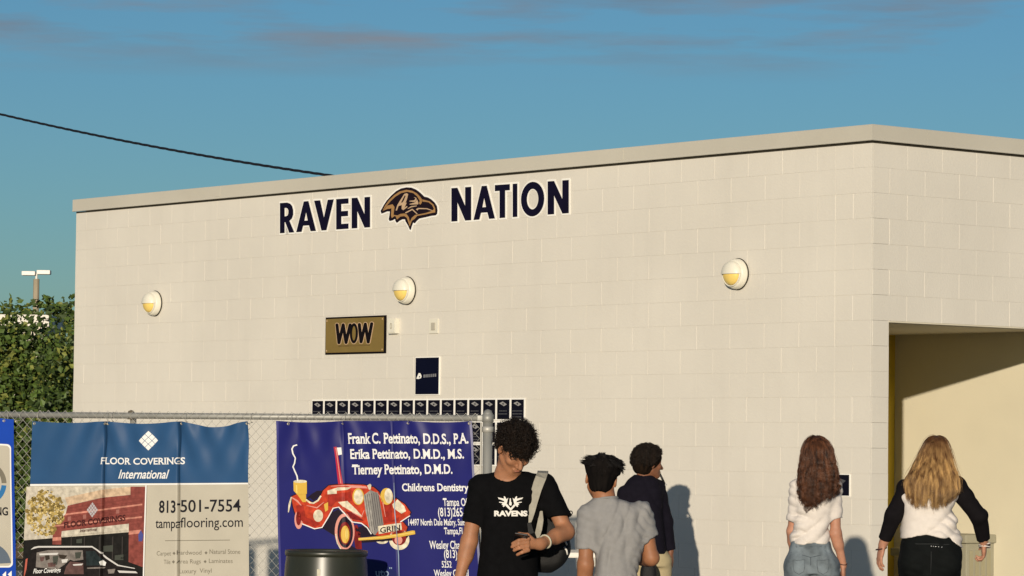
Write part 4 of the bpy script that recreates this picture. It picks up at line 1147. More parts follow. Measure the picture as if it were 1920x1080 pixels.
# ================================================================ PEOPLE
def npv(v): return np.array([v[0], v[1], v[2]], dtype=np.float32)
def unit(v):
    v = np.array(v, dtype=np.float64); return v / np.linalg.norm(v)
class Field:
    """distance field on a grid; shapes are blended together and skinned as one closed surface"""
    def __init__(s, lo, hi, res):
        s.lo = np.array(lo, float); s.res = res
        s.n = np.ceil((np.array(hi) - s.lo) / res).astype(int) + 1
        s.ax = [s.lo[i] + np.arange(s.n[i]) * res for i in range(3)]
        s.D = np.full(s.n, 9.0, dtype=np.float32)
    def sub(s, lo, hi, mg):
        a = np.clip(np.floor((np.array(lo) - mg - s.lo) / s.res).astype(int), 0, s.n - 1)
        b = np.clip(np.ceil((np.array(hi) + mg - s.lo) / s.res).astype(int) + 1, 1, s.n)
        sl = tuple(slice(a[i], b[i]) for i in range(3))
        X = s.ax[0][sl[0]][:, None, None].astype(np.float32); Y = s.ax[1][sl[1]][None, :, None].astype(np.float32); Z = s.ax[2][sl[2]][None, None, :].astype(np.float32)
        return sl, X, Y, Z
    def blend(s, sl, d, k, op='+'):
        E_ = s.D[sl]
        if op == '+':
            if k > 0:
                h = np.clip(.5 + .5 * (E_ - d) / k, 0, 1)
                s.D[sl] = E_ * (1 - h) + d * h - k * h * (1 - h)
            else: s.D[sl] = np.minimum(E_, d)
        else:
            s.D[sl] = np.maximum(E_, -d)
    def cone(s, a, b, ra, rb, k=.02, cut=None, flat=None, op='+'):
        a, b = npv(a), npv(b); m = max(ra, rb)
        sl, X, Y, Z = s.sub(np.minimum(a, b) - m, np.maximum(a, b) + m, .03 + k)
        px, py, pz = X - a[0], Y - a[1], Z - a[2]
        if flat is not None:                     # squeeze along a direction
            n, f = unit(flat[0]).astype(np.float32), flat[1]
            q = (px * n[0] + py * n[1] + pz * n[2]) * (1 / f - 1)
            ab = b - a; bb = ab + n * ab.dot(n) * (1 / f - 1)
            px, py, pz = px + n[0] * q, py + n[1] * q, pz + n[2] * q
        else: bb = b - a
        h = np.clip((px * bb[0] + py * bb[1] + pz * bb[2]) / max(1e-9, float(bb.dot(bb))), 0, 1)
        d = np.sqrt((px - bb[0] * h) ** 2 + (py - bb[1] * h) ** 2 + (pz - bb[2] * h) ** 2) - (ra + (rb - ra) * h)
        if flat is not None: d = d * max(.5, flat[1])
        if cut is not None:
            c0, cn = npv(cut[0]), unit(cut[1]).astype(np.float32)
            d = np.maximum(d, (X - c0[0]) * cn[0] + (Y - c0[1]) * cn[1] + (Z - c0[2]) * cn[2])
        s.blend(sl, d.astype(np.float32), k, op)
    def chain(s, pts, rad, k=.02, **kw):
        for i in range(len(pts) - 1): s.cone(pts[i], pts[i + 1], rad[i], rad[i + 1], k, **kw)
    def ell(s, c, axes, r, k=.02, op='+'):
        c = npv(c); A = np.array([unit(a) for a in axes]); m = max(r)
        sl, X, Y, Z = s.sub(c - m, c + m, .03 + k)
        p = [X - c[0], Y - c[1], Z - c[2]]
        q = [A[i][0] * p[0] + A[i][1] * p[1] + A[i][2] * p[2] for i in range(3)]
        k0 = np.sqrt(sum((q[i] / r[i]) ** 2 for i in range(3))) + 1e-6
        k1 = np.sqrt(sum((q[i] / r[i] ** 2) ** 2 for i in range(3))) + 1e-6
        s.blend(sl, (k0 * (k0 - 1) / k1).astype(np.float32), k, op)
    def slices(s, S, k=.02, n=2.4, yaw=0.0):
        """S: rows (z, cx, cy, ax, ay) from top to bottom"""
        S = np.array(sorted(S)); zz = S[:, 0]
        lo = (S[:, 1] - S[:, 3].max()).min(), (S[:, 2] - S[:, 4].max()).min(), zz[0]
        hi = (S[:, 1] + S[:, 3].max()).max(), (S[:, 2] + S[:, 4].max()).max(), zz[-1]
        sl, X, Y, Z = s.sub(lo, hi, .05)
        zq = Z.ravel()
        def hermite(v):
            m = np.gradient(v, zz); i = np.clip(np.searchsorted(zz, zq) - 1, 0, len(zz) - 2)
            h = zz[i + 1] - zz[i]; t = np.clip((zq - zz[i]) / h, 0, 1)
            return ((2 * t ** 3 - 3 * t ** 2 + 1) * v[i] + (t ** 3 - 2 * t ** 2 + t) * h * m[i] + (-2 * t ** 3 + 3 * t ** 2) * v[i + 1] + (t ** 3 - t ** 2) * h * m[i + 1]).astype(np.float32)[None, None, :]
        cx, cy, ax, ay = [hermite(S[:, j]) for j in (1, 2, 3, 4)]
        dx, dy = X - cx, Y - cy
        if yaw: dx, dy = dx * math.cos(yaw) + dy * math.sin(yaw), -dx * math.sin(yaw) + dy * math.cos(yaw)
        rr = (np.abs(dx / ax) ** n + np.abs(dy / ay) ** n) ** (1 / n)
        d = (rr - 1) * np.minimum(ax, ay) * .8
        d = np.maximum(d, np.maximum(zz[0] - Z, Z - zz[-1]))
        s.blend(sl, d.astype(np.float32), k)
    def wrinkle(s, fn, lim=.03):
        I = np.nonzero(np.abs(s.D) < lim)
        s.D[I] += fn(s.ax[0][I[0]], s.ax[1][I[1]], s.ax[2][I[2]]).astype(np.float32)
    def mesh(s, name):
        D = s.D; n = D.shape; neg = D < 0
        c = np.zeros(tuple(x - 1 for x in n), np.int8)
        for i in (0, 1):
            for j in (0, 1):
                for k in (0, 1): c += neg[i:n[0] - 1 + i, j:n[1] - 1 + j, k:n[2] - 1 + k]
        act = np.argwhere((c > 0) & (c < 8))
        idx = np.full(c.shape, -1, np.int32); idx[act[:, 0], act[:, 1], act[:, 2]] = np.arange(len(act))
        cor = [(i, j, k) for i in (0, 1) for j in (0, 1) for k in (0, 1)]
        val = np.stack([D[act[:, 0] + a, act[:, 1] + b, act[:, 2] + e] for a, b, e in cor], 1)
        pos = np.zeros((len(act), 3)); cnt = np.zeros(len(act))
        for p in range(8):
            for q in range(p + 1, 8):
                if sum(abs(cor[p][t] - cor[q][t]) for t in range(3)) != 1: continue
                m = (val[:, p] < 0) != (val[:, q] < 0)
                t = np.where(m, val[:, p] / np.where(m, val[:, p] - val[:, q], 1), 0)
                P = np.array(cor[p]) + t[:, None] * (np.array(cor[q]) - np.array(cor[p]))
                pos += P * m[:, None]; cnt += m
        V = s.lo + (act + pos / cnt[:, None]) * s.res
        Q = []
        for axis in range(3):
            sl0 = [slice(None)] * 3; sl1 = [slice(None)] * 3
            sl0[axis] = slice(0, -1); sl1[axis] = slice(1, None)
            ch = np.argwhere(neg[tuple(sl0)] != neg[tuple(sl1)])
            b, e = [t for t in range(3) if t != axis]
            ok = (ch[:, b] > 0) & (ch[:, e] > 0) & (ch[:, b] < n[b] - 1) & (ch[:, e] < n[e] - 1); ch = ch[ok]
            ids = []
            for ob, oe in ((1, 1), (0, 1), (0, 0), (1, 0)):
                t = ch.copy(); t[:, b] -= ob; t[:, e] -= oe; ids.append(idx[t[:, 0], t[:, 1], t[:, 2]])
            ids = np.stack(ids, 1)
            fl = neg[tuple(ch.T)]
            if axis == 1: fl = ~fl
            ids[~fl] = ids[~fl][:, ::-1]
            Q.append(ids)
        Q = np.concatenate(Q); Q = Q[(Q >= 0).all(1)]
        return raw_mesh(name, V, Q)
def raw_mesh(name, V, Q):
    me = bpy.data.meshes.new(name)
    V = np.asarray(V, dtype=np.float32); Q = np.asarray(Q, dtype=np.int32)
    me.vertices.add(len(V)); me.vertices.foreach_set('co', V.ravel())
    me.loops.add(Q.size); me.loops.foreach_set('vertex_index', Q.ravel())
    me.polygons.add(len(Q)); me.polygons.foreach_set('loop_start', np.arange(len(Q), dtype=np.int32) * Q.shape[1])
    me.update(calc_edges=True); me.validate()
    me.polygons.foreach_set('use_smooth', np.ones(len(Q), bool)); me.update()
    return me
def waves(seed, comps):
    """comps: (amplitude, wavelength, direction, wobble)"""
    r = np.random.default_rng(seed); C_ = []
    for a, wl_, d, wob in comps:
        d = unit(np.array(d) + r.normal(size=3) * .12); o = unit(np.cross(d, [.3, .5, .8])); C_.append((a, d * 2 * np.pi / wl_, o * 2 * np.pi / (wl_ * 3.1), r.uniform(0, 6.3), wob, r.uniform(0, 6.3), unit(r.normal(size=3)) * 2 * np.pi / .35))
    def fn(x, y, z):
        t = 0
        for a, k, o, ph, wob, p2, g in C_:
            w_ = k[0] * x + k[1] * y + k[2] * z + ph + wob * np.sin(o[0] * x + o[1] * y + o[2] * z + p2)
            t = t - a * (np.abs(np.sin(w_ * .5)) - .6) * (.18 + .95 * np.clip(np.sin(g[0] * x + g[1] * y + g[2] * z + p2), 0, 1))
        return t
    return fn
def add_hand(f, wr, d, n, side, curl=.5, sc=1.0, spread=.0):
    wr = np.array(wr, float); d = unit(d); n = unit(np.array(n) - d * np.dot(n, d)); a = np.cross(d, n) * side
    f.ell(wr + d * .048 * sc, [d, a, n], (.055 * sc, .040 * sc, .017 * sc), .015)
    for i, (L_, off) in enumerate(((.070, .0), (.078, .004), (.072, .001), (.056, -.008))):
        p = wr + d * (.088 + off) * sc + a * (.029 - .0195 * i) * sc
        ang = 0; dd = d + a * spread * (1.5 - i) * .2
        for j, fr in enumerate((.44, .32, .24)):
            ang += curl * (.6 if j == 0 else 1.0)
            q = p + (unit(dd) * math.cos(ang) + n * math.sin(ang)) * L_ * fr * sc
            f.cone(p, q, (.0092 - .0008 * j) * sc, (.0086 - .0010 * j) * sc, .003); p = q
    p = wr + d * .022 * sc + a * .030 * sc
    q = p + unit(d * .65 + a * .62 + n * .35) * .042 * sc; r = q + unit(d * .85 + a * .25 + n * .5) * .032 * sc
    f.cone(p, q, .0135 * sc, .0105 * sc, .010); f.cone(q, r, .0102 * sc, .0082 * sc, .004)
def add_head(f, H, Fd, Up, sc=1.0, ears=True, width=1.0):
    H = np.array(H, float); Fd, Up = unit(Fd), unit(Up); R_ = np.cross(Fd, Up); ax = [R_, Fd, Up]
    P = lambda r, fw, u: H + (R_ * r + Fd * fw + Up * u) * sc
    E_ = lambda c, r, k=.018: f.ell(c, ax, tuple(x * sc for x in r), k)
    E_(P(0, -.012, .028), (.074 * width, .096, .086)); E_(P(0, .022, .0), (.066 * width, .072, .080))
    E_(P(0, .034, -.050), (.056 * width, .056, .058)); E_(P(0, .058, -.092), (.030, .030, .022), .02)
    for s_ in (-1, 1):
        f.cone(P(s_ * .054 * width, .0, -.055), P(s_ * .022, .066, -.098), .017 * sc, .015 * sc, .025)
        E_(P(s_ * .040, .066, -.028), (.022, .018, .018), .02)                 # cheek
        f.ell(P(s_ * .032, .082, .0), ax, (.017 * sc, .012 * sc, .011 * sc), 0, op='-') if False else None
        f.cone(P(s_ * .012, .086, .018), P(s_ * .045, .072, .016), .010 * sc, .009 * sc, .012)   # brow
        if ears:
            E_(P(s_ * .077 * width, -.008, -.012), (.009, .019, .031), .006)
            f.ell(P(s_ * .086 * width, -.004, -.008), ax, (.006 * sc, .010 * sc, .018 * sc), 0, op='-')
    f.cone(P(0, .088, .006), P(0, .113, -.036), .009 * sc, .0125 * sc, .010)   # nose
    for s_ in (-1, 1): E_(P(s_ * .012, .099, -.041), (.009, .011, .008), .006)
    f.cone(P(-.018, .088, -.066), P(.018, .088, -.066), .0075 * sc, .0075 * sc, .006); f.cone(P(-.014, .086, -.077), P(.014, .086, -.077), .0085 * sc, .0085 * sc, .006)
    return P, ax
def ribbon_strands(name, paths, rads, m, parent, sides=3):
    """many tapered strands as one mesh; paths (N,K,3), rads (N,K)"""
    N, K, _ = paths.shape
    T = np.gradient(paths, axis=1); T /= np.linalg.norm(T, axis=2, keepdims=True) + 1e-9
    ref = np.array([.31, .52, .79]); A = np.cross(T, ref); A /= np.linalg.norm(A, axis=2, keepdims=True) + 1e-9; B = np.cross(T, A)
    V = np.stack([paths + (A * math.cos(2 * math.pi * s / sides) + B * math.sin(2 * math.pi * s / sides)) * rads[..., None] for s in range(sides)], 2)   # N,K,S,3
    base = (np.arange(N) * K * sides)[:, None, None]; k = np.arange(K - 1)[None, :, None] * sides; s = np.arange(sides)[None, None, :]; s2 = (s + 1) % sides
    Q = np.stack([base + k + s, base + k + s2, base + k + sides + s2, base + k + sides + s], -1).reshape(-1, 4)
    me = raw_mesh(name, V.reshape(-1, 3), Q); me.materials.append(m)
    o = bpy.data.objects.new(name, me); link(o, parent); return o
def hair_mat(name, dark_, light_, rough=.45, spec=.35, roots=None):
    if name in MATS: return MATS[name]
    m = mat(name, dark_, rough, 0, spec=spec)
    nt = m.node_tree; N, L = nt.nodes, nt.links; b = N['Principled BSDF']
    co = N.new('ShaderNodeTexCoord'); mp = N.new('ShaderNodeMapping'); mp.inputs['Scale'].default_value = (48, 48, 5)
    nz = N.new('ShaderNodeTexNoise'); nz.inputs['Scale'].default_value = 1.0; nz.inputs['Detail'].default_value = 3
    mr = N.new('ShaderNodeMapRange'); mr.inputs['From Min'].default_value = .32; mr.inputs['From Max'].default_value = .68
    mx = N.new('ShaderNodeMix'); mx.data_type = 'RGBA'; mx.inputs['A'].default_value = tuple(dark_) + (1,); mx.inputs['B'].default_value = tuple(light_) + (1,)
    L.new(co.outputs['Object'], mp.inputs['Vector']); L.new(mp.outputs['Vector'], nz.inputs['Vector']); L.new(nz.outputs['Fac'], mr.inputs['Value'])
    L.new(mr.outputs['Result'], mx.inputs['Factor']); out = mx.outputs['Result']
    if roots:                                            # hair grown out darker at the crown
        sp = N.new('ShaderNodeSeparateXYZ'); L.new(co.outputs['Object'], sp.inputs['Vector'])
        r2 = N.new('ShaderNodeMapRange'); r2.inputs['From Min'].default_value = roots[0]; r2.inputs['From Max'].default_value = roots[1]; r2.inputs['To Max'].default_value = .85
        m2 = N.new('ShaderNodeMix'); m2.data_type = 'RGBA'; m2.inputs['B'].default_value = tuple(roots[2]) + (1,)
        L.new(sp.outputs['Z'], r2.inputs['Value']); L.new(r2.outputs['Result'], m2.inputs['Factor']); L.new(out, m2.inputs['A']); out = m2.outputs['Result']
    L.new(out, b.inputs['Base Color'])
    return m
def matte(m):
    if m.name + '_base' in MATS: return MATS[m.name + '_base']
    c = m.copy(); c.name = m.name + '_base'; MATS[m.name + '_base'] = c
    b = c.node_tree.nodes['Principled BSDF']; b.inputs['Roughness'].default_value = 1.0; b.inputs['Specular IOR Level'].default_value = .05
    return c
class Person:
    def __init__(s, label, px, Y, skin):
        s.Y = Y; c = at(px, 1000, Y); s.base = Vector((c.x, Y, 0)); s.S = F_PX / Y
        s.t = thing('person', label, 'person', s.base); s.skin = skin
        s.prims = []
    def P(s, px, py, dy=0.0):
        return np.array(at(px, py, s.Y + dy) - s.base)
    def z(s, py, px): return s.P(px, py)[2]
    def add(s, name, me, m, parent=None):
        if isinstance(me, Field): me = me.mesh(name)
        if m is not None: me.materials.append(m)
        o = bpy.data.objects.new(name, me); link(o, parent or s.t); return o
    def row(s, py, xl, xr, depth, dy=0.0, grow=0.0):
        a, b = s.P(xl, py), s.P(xr, py)
        return ((a[2] + b[2]) / 2, (a[0] + b[0]) / 2, dy, (b[0] - a[0]) / 2 + grow, depth + grow)
    def legs(s, f, hip, knee, ankle, r, k=.03):
        for sd in (-1, 1): f.chain([hip[sd], knee[sd], ankle[sd]], r, k)
    def shoes(s, ankle, fwd, m):
        fwd = unit(fwd)
        for sd in (-1, 1):
            a = ankle[sd]; f = Field(a - .22, np.array([a[0] + .22, a[1] + .22, .16]), .012)
            h = np.array([a[0], a[1], .045]) - fwd * .03
            f.cone(h, h + fwd * .16 - np.array([0, 0, .008]), .046, .040, .03); f.cone(h + fwd * .02, np.array([a[0], a[1], .10]), .045, .046, .03)
            f.D = np.maximum(f.D, (.002 - f.ax[2])[None, None, :].astype(np.float32))
            s.add('shoe', f, m)
def proj_print(person, target, shapes_px, m, name, parent, off=.003, cell=3.0, yaw=None):
    """flat print laid onto a garment, seen along the viewing direction"""
    bv = BVHTree.FromPolygons([v.co.copy() for v in target.data.vertices], [tuple(p.vertices) for p in target.data.polygons])
    eye = EYEV - person.base
    def fn(x, y):
        d = ray(x, y).normalized()
        loc, n, i, dist = bv.ray_cast(eye, d)
        if loc is None:
            return Vector(person.P(x, y, -.13))
        return loc - d * off
    xs = [p[0] for V, _ in shapes_px for p in V]; ys = [p[1] for V, _ in shapes_px for p in V]
    bm = sheet(shapes_px, fn, list(np.arange(min(xs), max(xs), cell)), list(np.arange(min(ys), max(ys), cell)))
    return flat(name, bm, m, parent)
def skin_mat(name, c): return mat(name, c, .55, .14, 18, sss=.08, spec=.35, bump=.05, bscale=160)
def long_hair(p, name, prof, n, ends, m, under, phi=100, wav=.012, seed=1, front=+1, clump=26, tip=.4, irr=.08):
    """prof: rows (py, xl, xr, half depth, dy); strands run down the envelope, gathered in locks"""
    rg = np.random.default_rng(seed)
    rows = np.array([p.row(*r[:4], dy=r[4]) for r in prof]); o_ = np.argsort(-rows[:, 0]); rows = rows[o_]
    ztop, zbot = rows[0, 0], rows[-1, 0]; K = 26
    def env(z):
        return [np.interp(-z, -rows[:, 0], rows[:, j]) for j in (1, 2, 3, 4)]
    nl = n // clump
    lp = rg.uniform(-phi, phi, nl); ll = rg.uniform(0, 1, nl); lph = rg.uniform(0, 6.3, nl); lw = rg.uniform(.6, 1.4, nl); lam = rg.uniform(.07, .12, nl); lr = rg.uniform(.93, 1.07, nl)
    L_ = rg.integers(0, nl, n)
    ph0 = lp[L_] + rg.normal(size=n) * 7; t = np.linspace(0, 1, K)
    zend = np.interp(ph0, [-phi, -phi * .5, 0, phi * .5, phi], [p.z(e, prof[0][1]) for e in ends]) + (ll[L_] - .5) * irr + rg.normal(size=n) * .008
    s = t[None, :] ** 1.25
    zz = ztop - (ztop - zend[:, None]) * s
    cx, cy, ax, ay = env(zz)
    cl = 1 - tip * t[None, :] ** 2                      # locks draw together at the tips
    ph = np.radians(lp[L_][:, None] + (ph0 - lp[L_])[:, None] * cl)
    rr = (lr[L_] * rg.uniform(.88, 1.0, n))[:, None]
    wv = wav * lw[L_][:, None] * t[None, :] ** 1.8
    wx = wv * np.sin(2 * np.pi * (ztop - zz) / lam[L_][:, None] + lph[L_][:, None])
    wy = wv * np.cos(2 * np.pi * (ztop - zz) / lam[L_][:, None] + lph[L_][:, None] * 1.7)
    X = cx + (ax * rr) * np.sin(ph) + wx
    Yv = cy - front * (ay * rr) * np.cos(ph) + wy
    rad = rg.uniform(.0010, .0019, n)[:, None] * np.clip(1.15 - t[None, :] ** 3, .25, 1) * np.ones((n, K))
    h = ribbon_strands(name, np.stack([X, Yv, zz], 2), rad, m, p.t)
    nf = 150                                             # loose single hairs standing off the mass
    fi = rg.integers(0, n, nf); off = rg.normal(size=(nf, 1, 3)) * .010 * np.linspace(.3, 1.6, K)[None, :, None] + np.stack([np.sign(np.sin(ph[fi, :1])) * .004, 0 * ph[fi, :1] - .003, 0 * ph[fi, :1]], 2)
    ribbon_strands('loose_hair', np.stack([X, Yv, zz], 2)[fi] + off, rad[fi] * .45, m, h)
    if under is not None:
        f = Field((rows[:, 1].min() - .25, rows[:, 2].min() - .25, under - .05), (rows[:, 1].max() + .25, rows[:, 2].max() + .25, ztop + .05), .008)
        S = [(r[0] + (-.003 if i == 0 else 0), r[1], r[2] + .012 * front, max(.012, r[3] - .010), max(.012, r[4] - .012)) for i, r in enumerate(rows) if r[0] > under]
        f.slices(S, 0, 2.0)
        p.add('hair_mass', f, matte(m), h)
    return h

# ---------------------------------------------------------------- curly haired person in black, looking down at a phone
M_bk = mat('black_cotton', (.0035, .0035, .004), .9, .2, 30, bump=.25, bscale=400, spec=.08)
SK1 = skin_mat('skin_tan', (.34, .155, .080)); SK2 = skin_mat('skin_brown', (.29, .125, .060)); SK3 = skin_mat('skin_dark', (.20, .085, .045)); SK4 = skin_mat('skin_light', (.42, .205, .13))
p = Person('person in black T-shirt with white chest print, curly head bowed over a phone', 955, 17.6, SK1)
P = p.P
Fd = np.array([.324, -.694, -.643]); Up = np.array([.272, -.583, .766])
H = P(966, 841, -.06)
sh = {-1: P(899, 913, .02), 1: P(1022, 909, .02)}
el = {-1: P(880, 1014, .03), 1: P(1061, 997, -.03)}
wr = {-1: P(859, 1094, -.02), 1: P(1013, 1020, -.22)}
hip = {-1: P(925, 1105, .0), 1: P(985, 1105, .0)}; knee = {-1: P(920, 1250, -.02), 1: P(990, 1250, -.06)}
ank = {-1: np.array([P(918, 1400)[0], .03, .09]), 1: np.array([P(995, 1400)[0], -.05, .09])}
torso = [p.row(884, 932, 990, .055, .03), p.row(893, 905, 1015, .075, .03), p.row(906, 889, 1031, .095, .03), p.row(930, 896, 1020, .112, .02), p.row(960, 901, 1012, .118, .015), p.row(1000, 903, 1008, .112, .01), p.row(1040, 899, 1007, .112, .01), p.row(1080, 894, 1009, .116, .01), p.row(1135, 886, 1014, .128, .01)]
f = Field((-.35, -.42, 0), (.42, .25, 1.75), .0052)
Pt, hax = add_head(f, H, Fd, Up, 1.035)
f.chain([H - Fd * .035 - Up * .06, P(951, 893, .015)], [.056, .062], .03)
f.cone(P(951, 893, .015), P(953, 920, .03), .066, .09, .03)
f.slices([(r[0], r[1], r[2], r[3] - .022, r[4] - .020) for r in torso[1:]], .02)
f.chain([sh[-1], el[-1], wr[-1]], [.047, .040, .027], .02)
f.cone(el[-1], el[-1] + (wr[-1] - el[-1]) * .35, .041, .043, .02)
f.chain([sh[1], el[1], wr[1]], [.047, .041, .028], .02)
f.cone(el[1], el[1] + (wr[1] - el[1]) * .4, .042, .041, .02)
add_hand(f, wr[-1], (wr[-1] - el[-1]) + np.array([.0, -.03, 0]), (1, .1, 0), 1, .35)
# the hand that holds the phone: palm, four stacked fingers round its back, thumb on top
kn = P(990, 1020, -.262)
f.cone(wr[1], kn, .028, .027, .02, flat=((0, 1, .2), .75))
for i, (a, b, c_) in enumerate((((991, 1010.5), (973, 1013), (961, 1019)), ((990, 1017.5), (972, 1020), (960, 1025.5)), ((990, 1024.5), (974, 1027.5), (964, 1032)), ((991, 1031.5), (979, 1035.5), (970, 1040)))):
    A_, B_, C_ = P(*a, -.282), P(*b, -.300), P(*c_, -.282)
    f.chain([A_, B_, C_], [.0105, .0098, .0085], .002)
f.chain([P(998, 1012, -.25), P(989, 1003.5, -.262), P(974, 1001, -.270), P(967, 1002, -.268)], [.014, .012, .0095, .0075], .006)
p.legs(f, hip, knee, ank, [.080, .052, .036])
body = p.add('body', f, SK1)
# lips, brows, lashes
for nm, a, b, r_, m_ in (('lips', (-.019, .0925, -.071), (.019, .0925, -.071), .0050, mat('lips', (.30, .115, .075), .45, .1)), ('eyebrow', (-.016, .094, .021), (-.046, .080, .020), .0055, mat('brow_hair', (.015, .010, .007), .7, .1)), ('eyebrow', (.016, .094, .021), (.046, .080, .020), .0055, MATS['brow_hair']),
                         ('eyelid', (-.020, .084, .0), (-.042, .076, -.001), .0045, MATS['brow_hair']), ('eyelid', (.020, .084, .0), (.042, .076, -.001), .0045, MATS['brow_hair'])):
    bm = bmesh.new(); A_, B_ = Vector(Pt(*a)), Vector(Pt(*b)); tube(bm, [A_, A_.lerp(B_, .33) + Vector(Fd) * .003, A_.lerp(B_, .67) + Vector(Fd) * .003, B_], [r_ * .4, r_, r_, r_ * .4], 8); obj(nm, bm, m_, body, True)
# T-shirt
f = Field((-.34, -.30, P(950, 1142)[2] - .03), (.36, .28, 1.60), .0062)
f.slices(torso, .02)
sl_d = {s_: unit(el[s_] - sh[s_]) for s_ in (-1, 1)}
cutp = {-1: P(887, 980, .02), 1: P(1047, 971, -.01)}
for s_ in (-1, 1):
    f.cone(sh[s_] + np.array([-s_ * .004, 0, .004]), sh[s_] + (el[s_] - sh[s_]) * .95, .058, .060 if s_ < 0 else .066, .035, cut=(cutp[s_], sl_d[s_] + np.array([0, 0, 0]) if s_ < 0 else unit(sl_d[s_] + np.array([-.25, 0, -.0]))))
f.cone(P(951, 893, .0) + np.array([0, -.02, .03]), P(954, 880, .04) + np.array([0, 0, .12]), .070, .085, 0, op='-')
f.wrinkle(waves(3, [(.008, .16, (1, 0, .8), 1.2), (.007, .12, (-.8, .3, 1), 1.4), (.004, .06, (.7, 0, 1), 1)]))
shirt = p.add('t_shirt', f, M_bk)
bm = bmesh.new(); cpts = []
for k in range(24):
    a = 2 * math.pi * k / 24; c0 = P(951, 893, .0)
    cpts.append(Vector((c0[0] + .066 * math.cos(a), .015 + .066 * math.sin(a), c0[2] - .006 + .028 * math.sin(a) + .006 * math.cos(a))))
tube(bm, cpts, .006, 8, closed=True); obj('collar', bm, M_bk, shirt, True)
def ZT(c): return [(915 + x / 18, 920 + y / 18) for x, y in c]
wing = [(330, 225), (360, 280), (450, 310), (540, 350), (556, 392), (500, 386), (380, 373), (375, 400), (490, 422), (460, 480), (512, 488), (500, 540), (540, 550), (582, 480), (632, 440), (655, 340), (685, 240), (622, 290), (600, 240), (560, 185), (530, 200), (545, 270)]
mir = lambda c: [(1514 - x, y) for x, y in c][::-1]
lg = [ring_polys([ZT(c)]) for c in (wing, mir(wing), [(560, 478), (640, 446), (765, 590), (880, 456), (950, 482), (765, 682)], [(735, 260), (770, 255), (776, 370), (800, 400), (795, 490), (765, 505), (712, 480), (715, 420), (726, 360)])]
M_print = mat('white_shirt_print', (.70, .68, .62), .7, .06, 60)
proj_print(p, shirt, lg, M_print, 'chest_emblem', shirt)
proj_print(p, shirt, [text_shape('RAVENS', 926.5, 989, 967.3, 957.5, .055)], M_print, 'chest_lettering', shirt)
# shorts and shoes
f = Field((-.26, -.25, .40), (.28, .25, P(950, 1120)[2] + .04), .010)
f.slices([(torso[-1][0] + .02, torso[-1][1], .01, torso[-1][3] - .012, .115), (torso[-1][0] - .12, torso[-1][1], .01, torso[-1][3] - .005, .122)], .02)
for s_ in (-1, 1): f.cone(hip[s_], knee[s_], .098, .088, .03, cut=(knee[s_] + np.array([0, 0, .02]), (0, 0, -1)))
p.add('shorts', f, mat('dark_shorts', (.02, .02, .024), .85, .15, 20, bump=.2, bscale=300))
p.shoes(ank, (.05, -1, 0), mat('shoe_grey', (.12, .12, .13), .7, .1))
# curls
rg = np.random.default_rng(5)
Rr = np.cross(Fd, Up)
def curls(p, H, Fd, Up, n, keep, rx, ry, rz, m, parent, seed, cr=.0085, ln=.034, rad=.0022, lift=0.0, turns=2.0):
    rg = np.random.default_rng(seed); R_ = np.cross(Fd, Up); D_ = rg.normal(size=(n * 3, 3)); D_ /= np.linalg.norm(D_, axis=1)[:, None]
    D_ = D_[[keep(*d) for d in D_]][:n]
    C0 = H + (D_[:, :1] * rx) * R_ + (D_[:, 1:2] * ry - .012) * Fd + (D_[:, 2:] * rz + .028) * Up
    out = D_[:, :1] * R_ + D_[:, 1:2] * Fd + D_[:, 2:] * Up
    out = out + rg.normal(size=out.shape) * .45 + np.array([0, 0, -.15 + lift]); out /= np.linalg.norm(out, axis=1)[:, None]
    A_ = np.cross(out, rg.normal(size=out.shape)); A_ /= np.linalg.norm(A_, axis=1)[:, None]; B_ = np.cross(out, A_)
    K = 18; t = np.linspace(0, 1, K)[None, :, None]; tw = rg.uniform(.7, 1.25, (len(out), 1, 1)) * turns * 2 * math.pi; ph = rg.uniform(0, 6.3, (len(out), 1, 1))
    c_ = cr * rg.uniform(.6, 1.2, (len(out), 1, 1)); L_ = ln * rg.uniform(.5, 1.2, (len(out), 1, 1))
    X = C0[:, None, :] + out[:, None, :] * (t * L_) + (A_[:, None, :] * np.cos(tw * t + ph) + B_[:, None, :] * np.sin(tw * t + ph)) * c_ * np.minimum(1, t * 3 + .3)
    rd = np.repeat((rad * np.clip(1.1 - t[..., 0] ** 2, .3, 1)), len(out), 0)
    return ribbon_strands('hair', X, rd, m, parent, 4)
M_h1 = hair_mat('dark_curly_hair', (.005, .0035, .0025), (.018, .011, .007), .5, .2)
keep1 = lambda r, fw, u: (u > -.05 + .9 * max(0, fw) * (fw < .75)) or (u > .05 and fw > .3) or (fw < -.15 and u > -.55)
hair = curls(p, H, Fd, Up, 1500, keep1, .083, .108, .103, M_h1, p.t, 5, ln=.042)
f = Field(H - .2, H + .22, .008)
f.ell(H + Up * .036 - Fd * .016, hax, (.084, .104, .092), 0)
f.cone(H + Fd * .080 + Up * .062 - Rr * .03, H + Fd * .080 + Up * .062 + Rr * .03, .026, .026, .02)
f.cone(H + Fd * .12 - Up * .06, H + Fd * .06 - Up * .06, .085, .085, 0, op='-')
f.ell(H - Up * .09 + Fd * .03, hax, (.12, .10, .085), 0, op='-')
p.add('hair_mass', f, matte(M_h1), hair)
# wrist band
wd = unit(wr[1] - el[1]); wc = el[1] + (wr[1] - el[1]) * .80
bm = bmesh.new(); a1 = Vector(wd).orthogonal().normalized(); a2 = Vector(wd).cross(a1)
tube(bm, [Vector(wc) + (a1 * math.cos(k * .3142) + a2 * math.sin(k * .3142)) * .0345 for k in range(20)], .005, 6, closed=True); obj('wrist_band', bm, mat('pale_rubber', (.45, .43, .33), .6, .05), p.t, True)
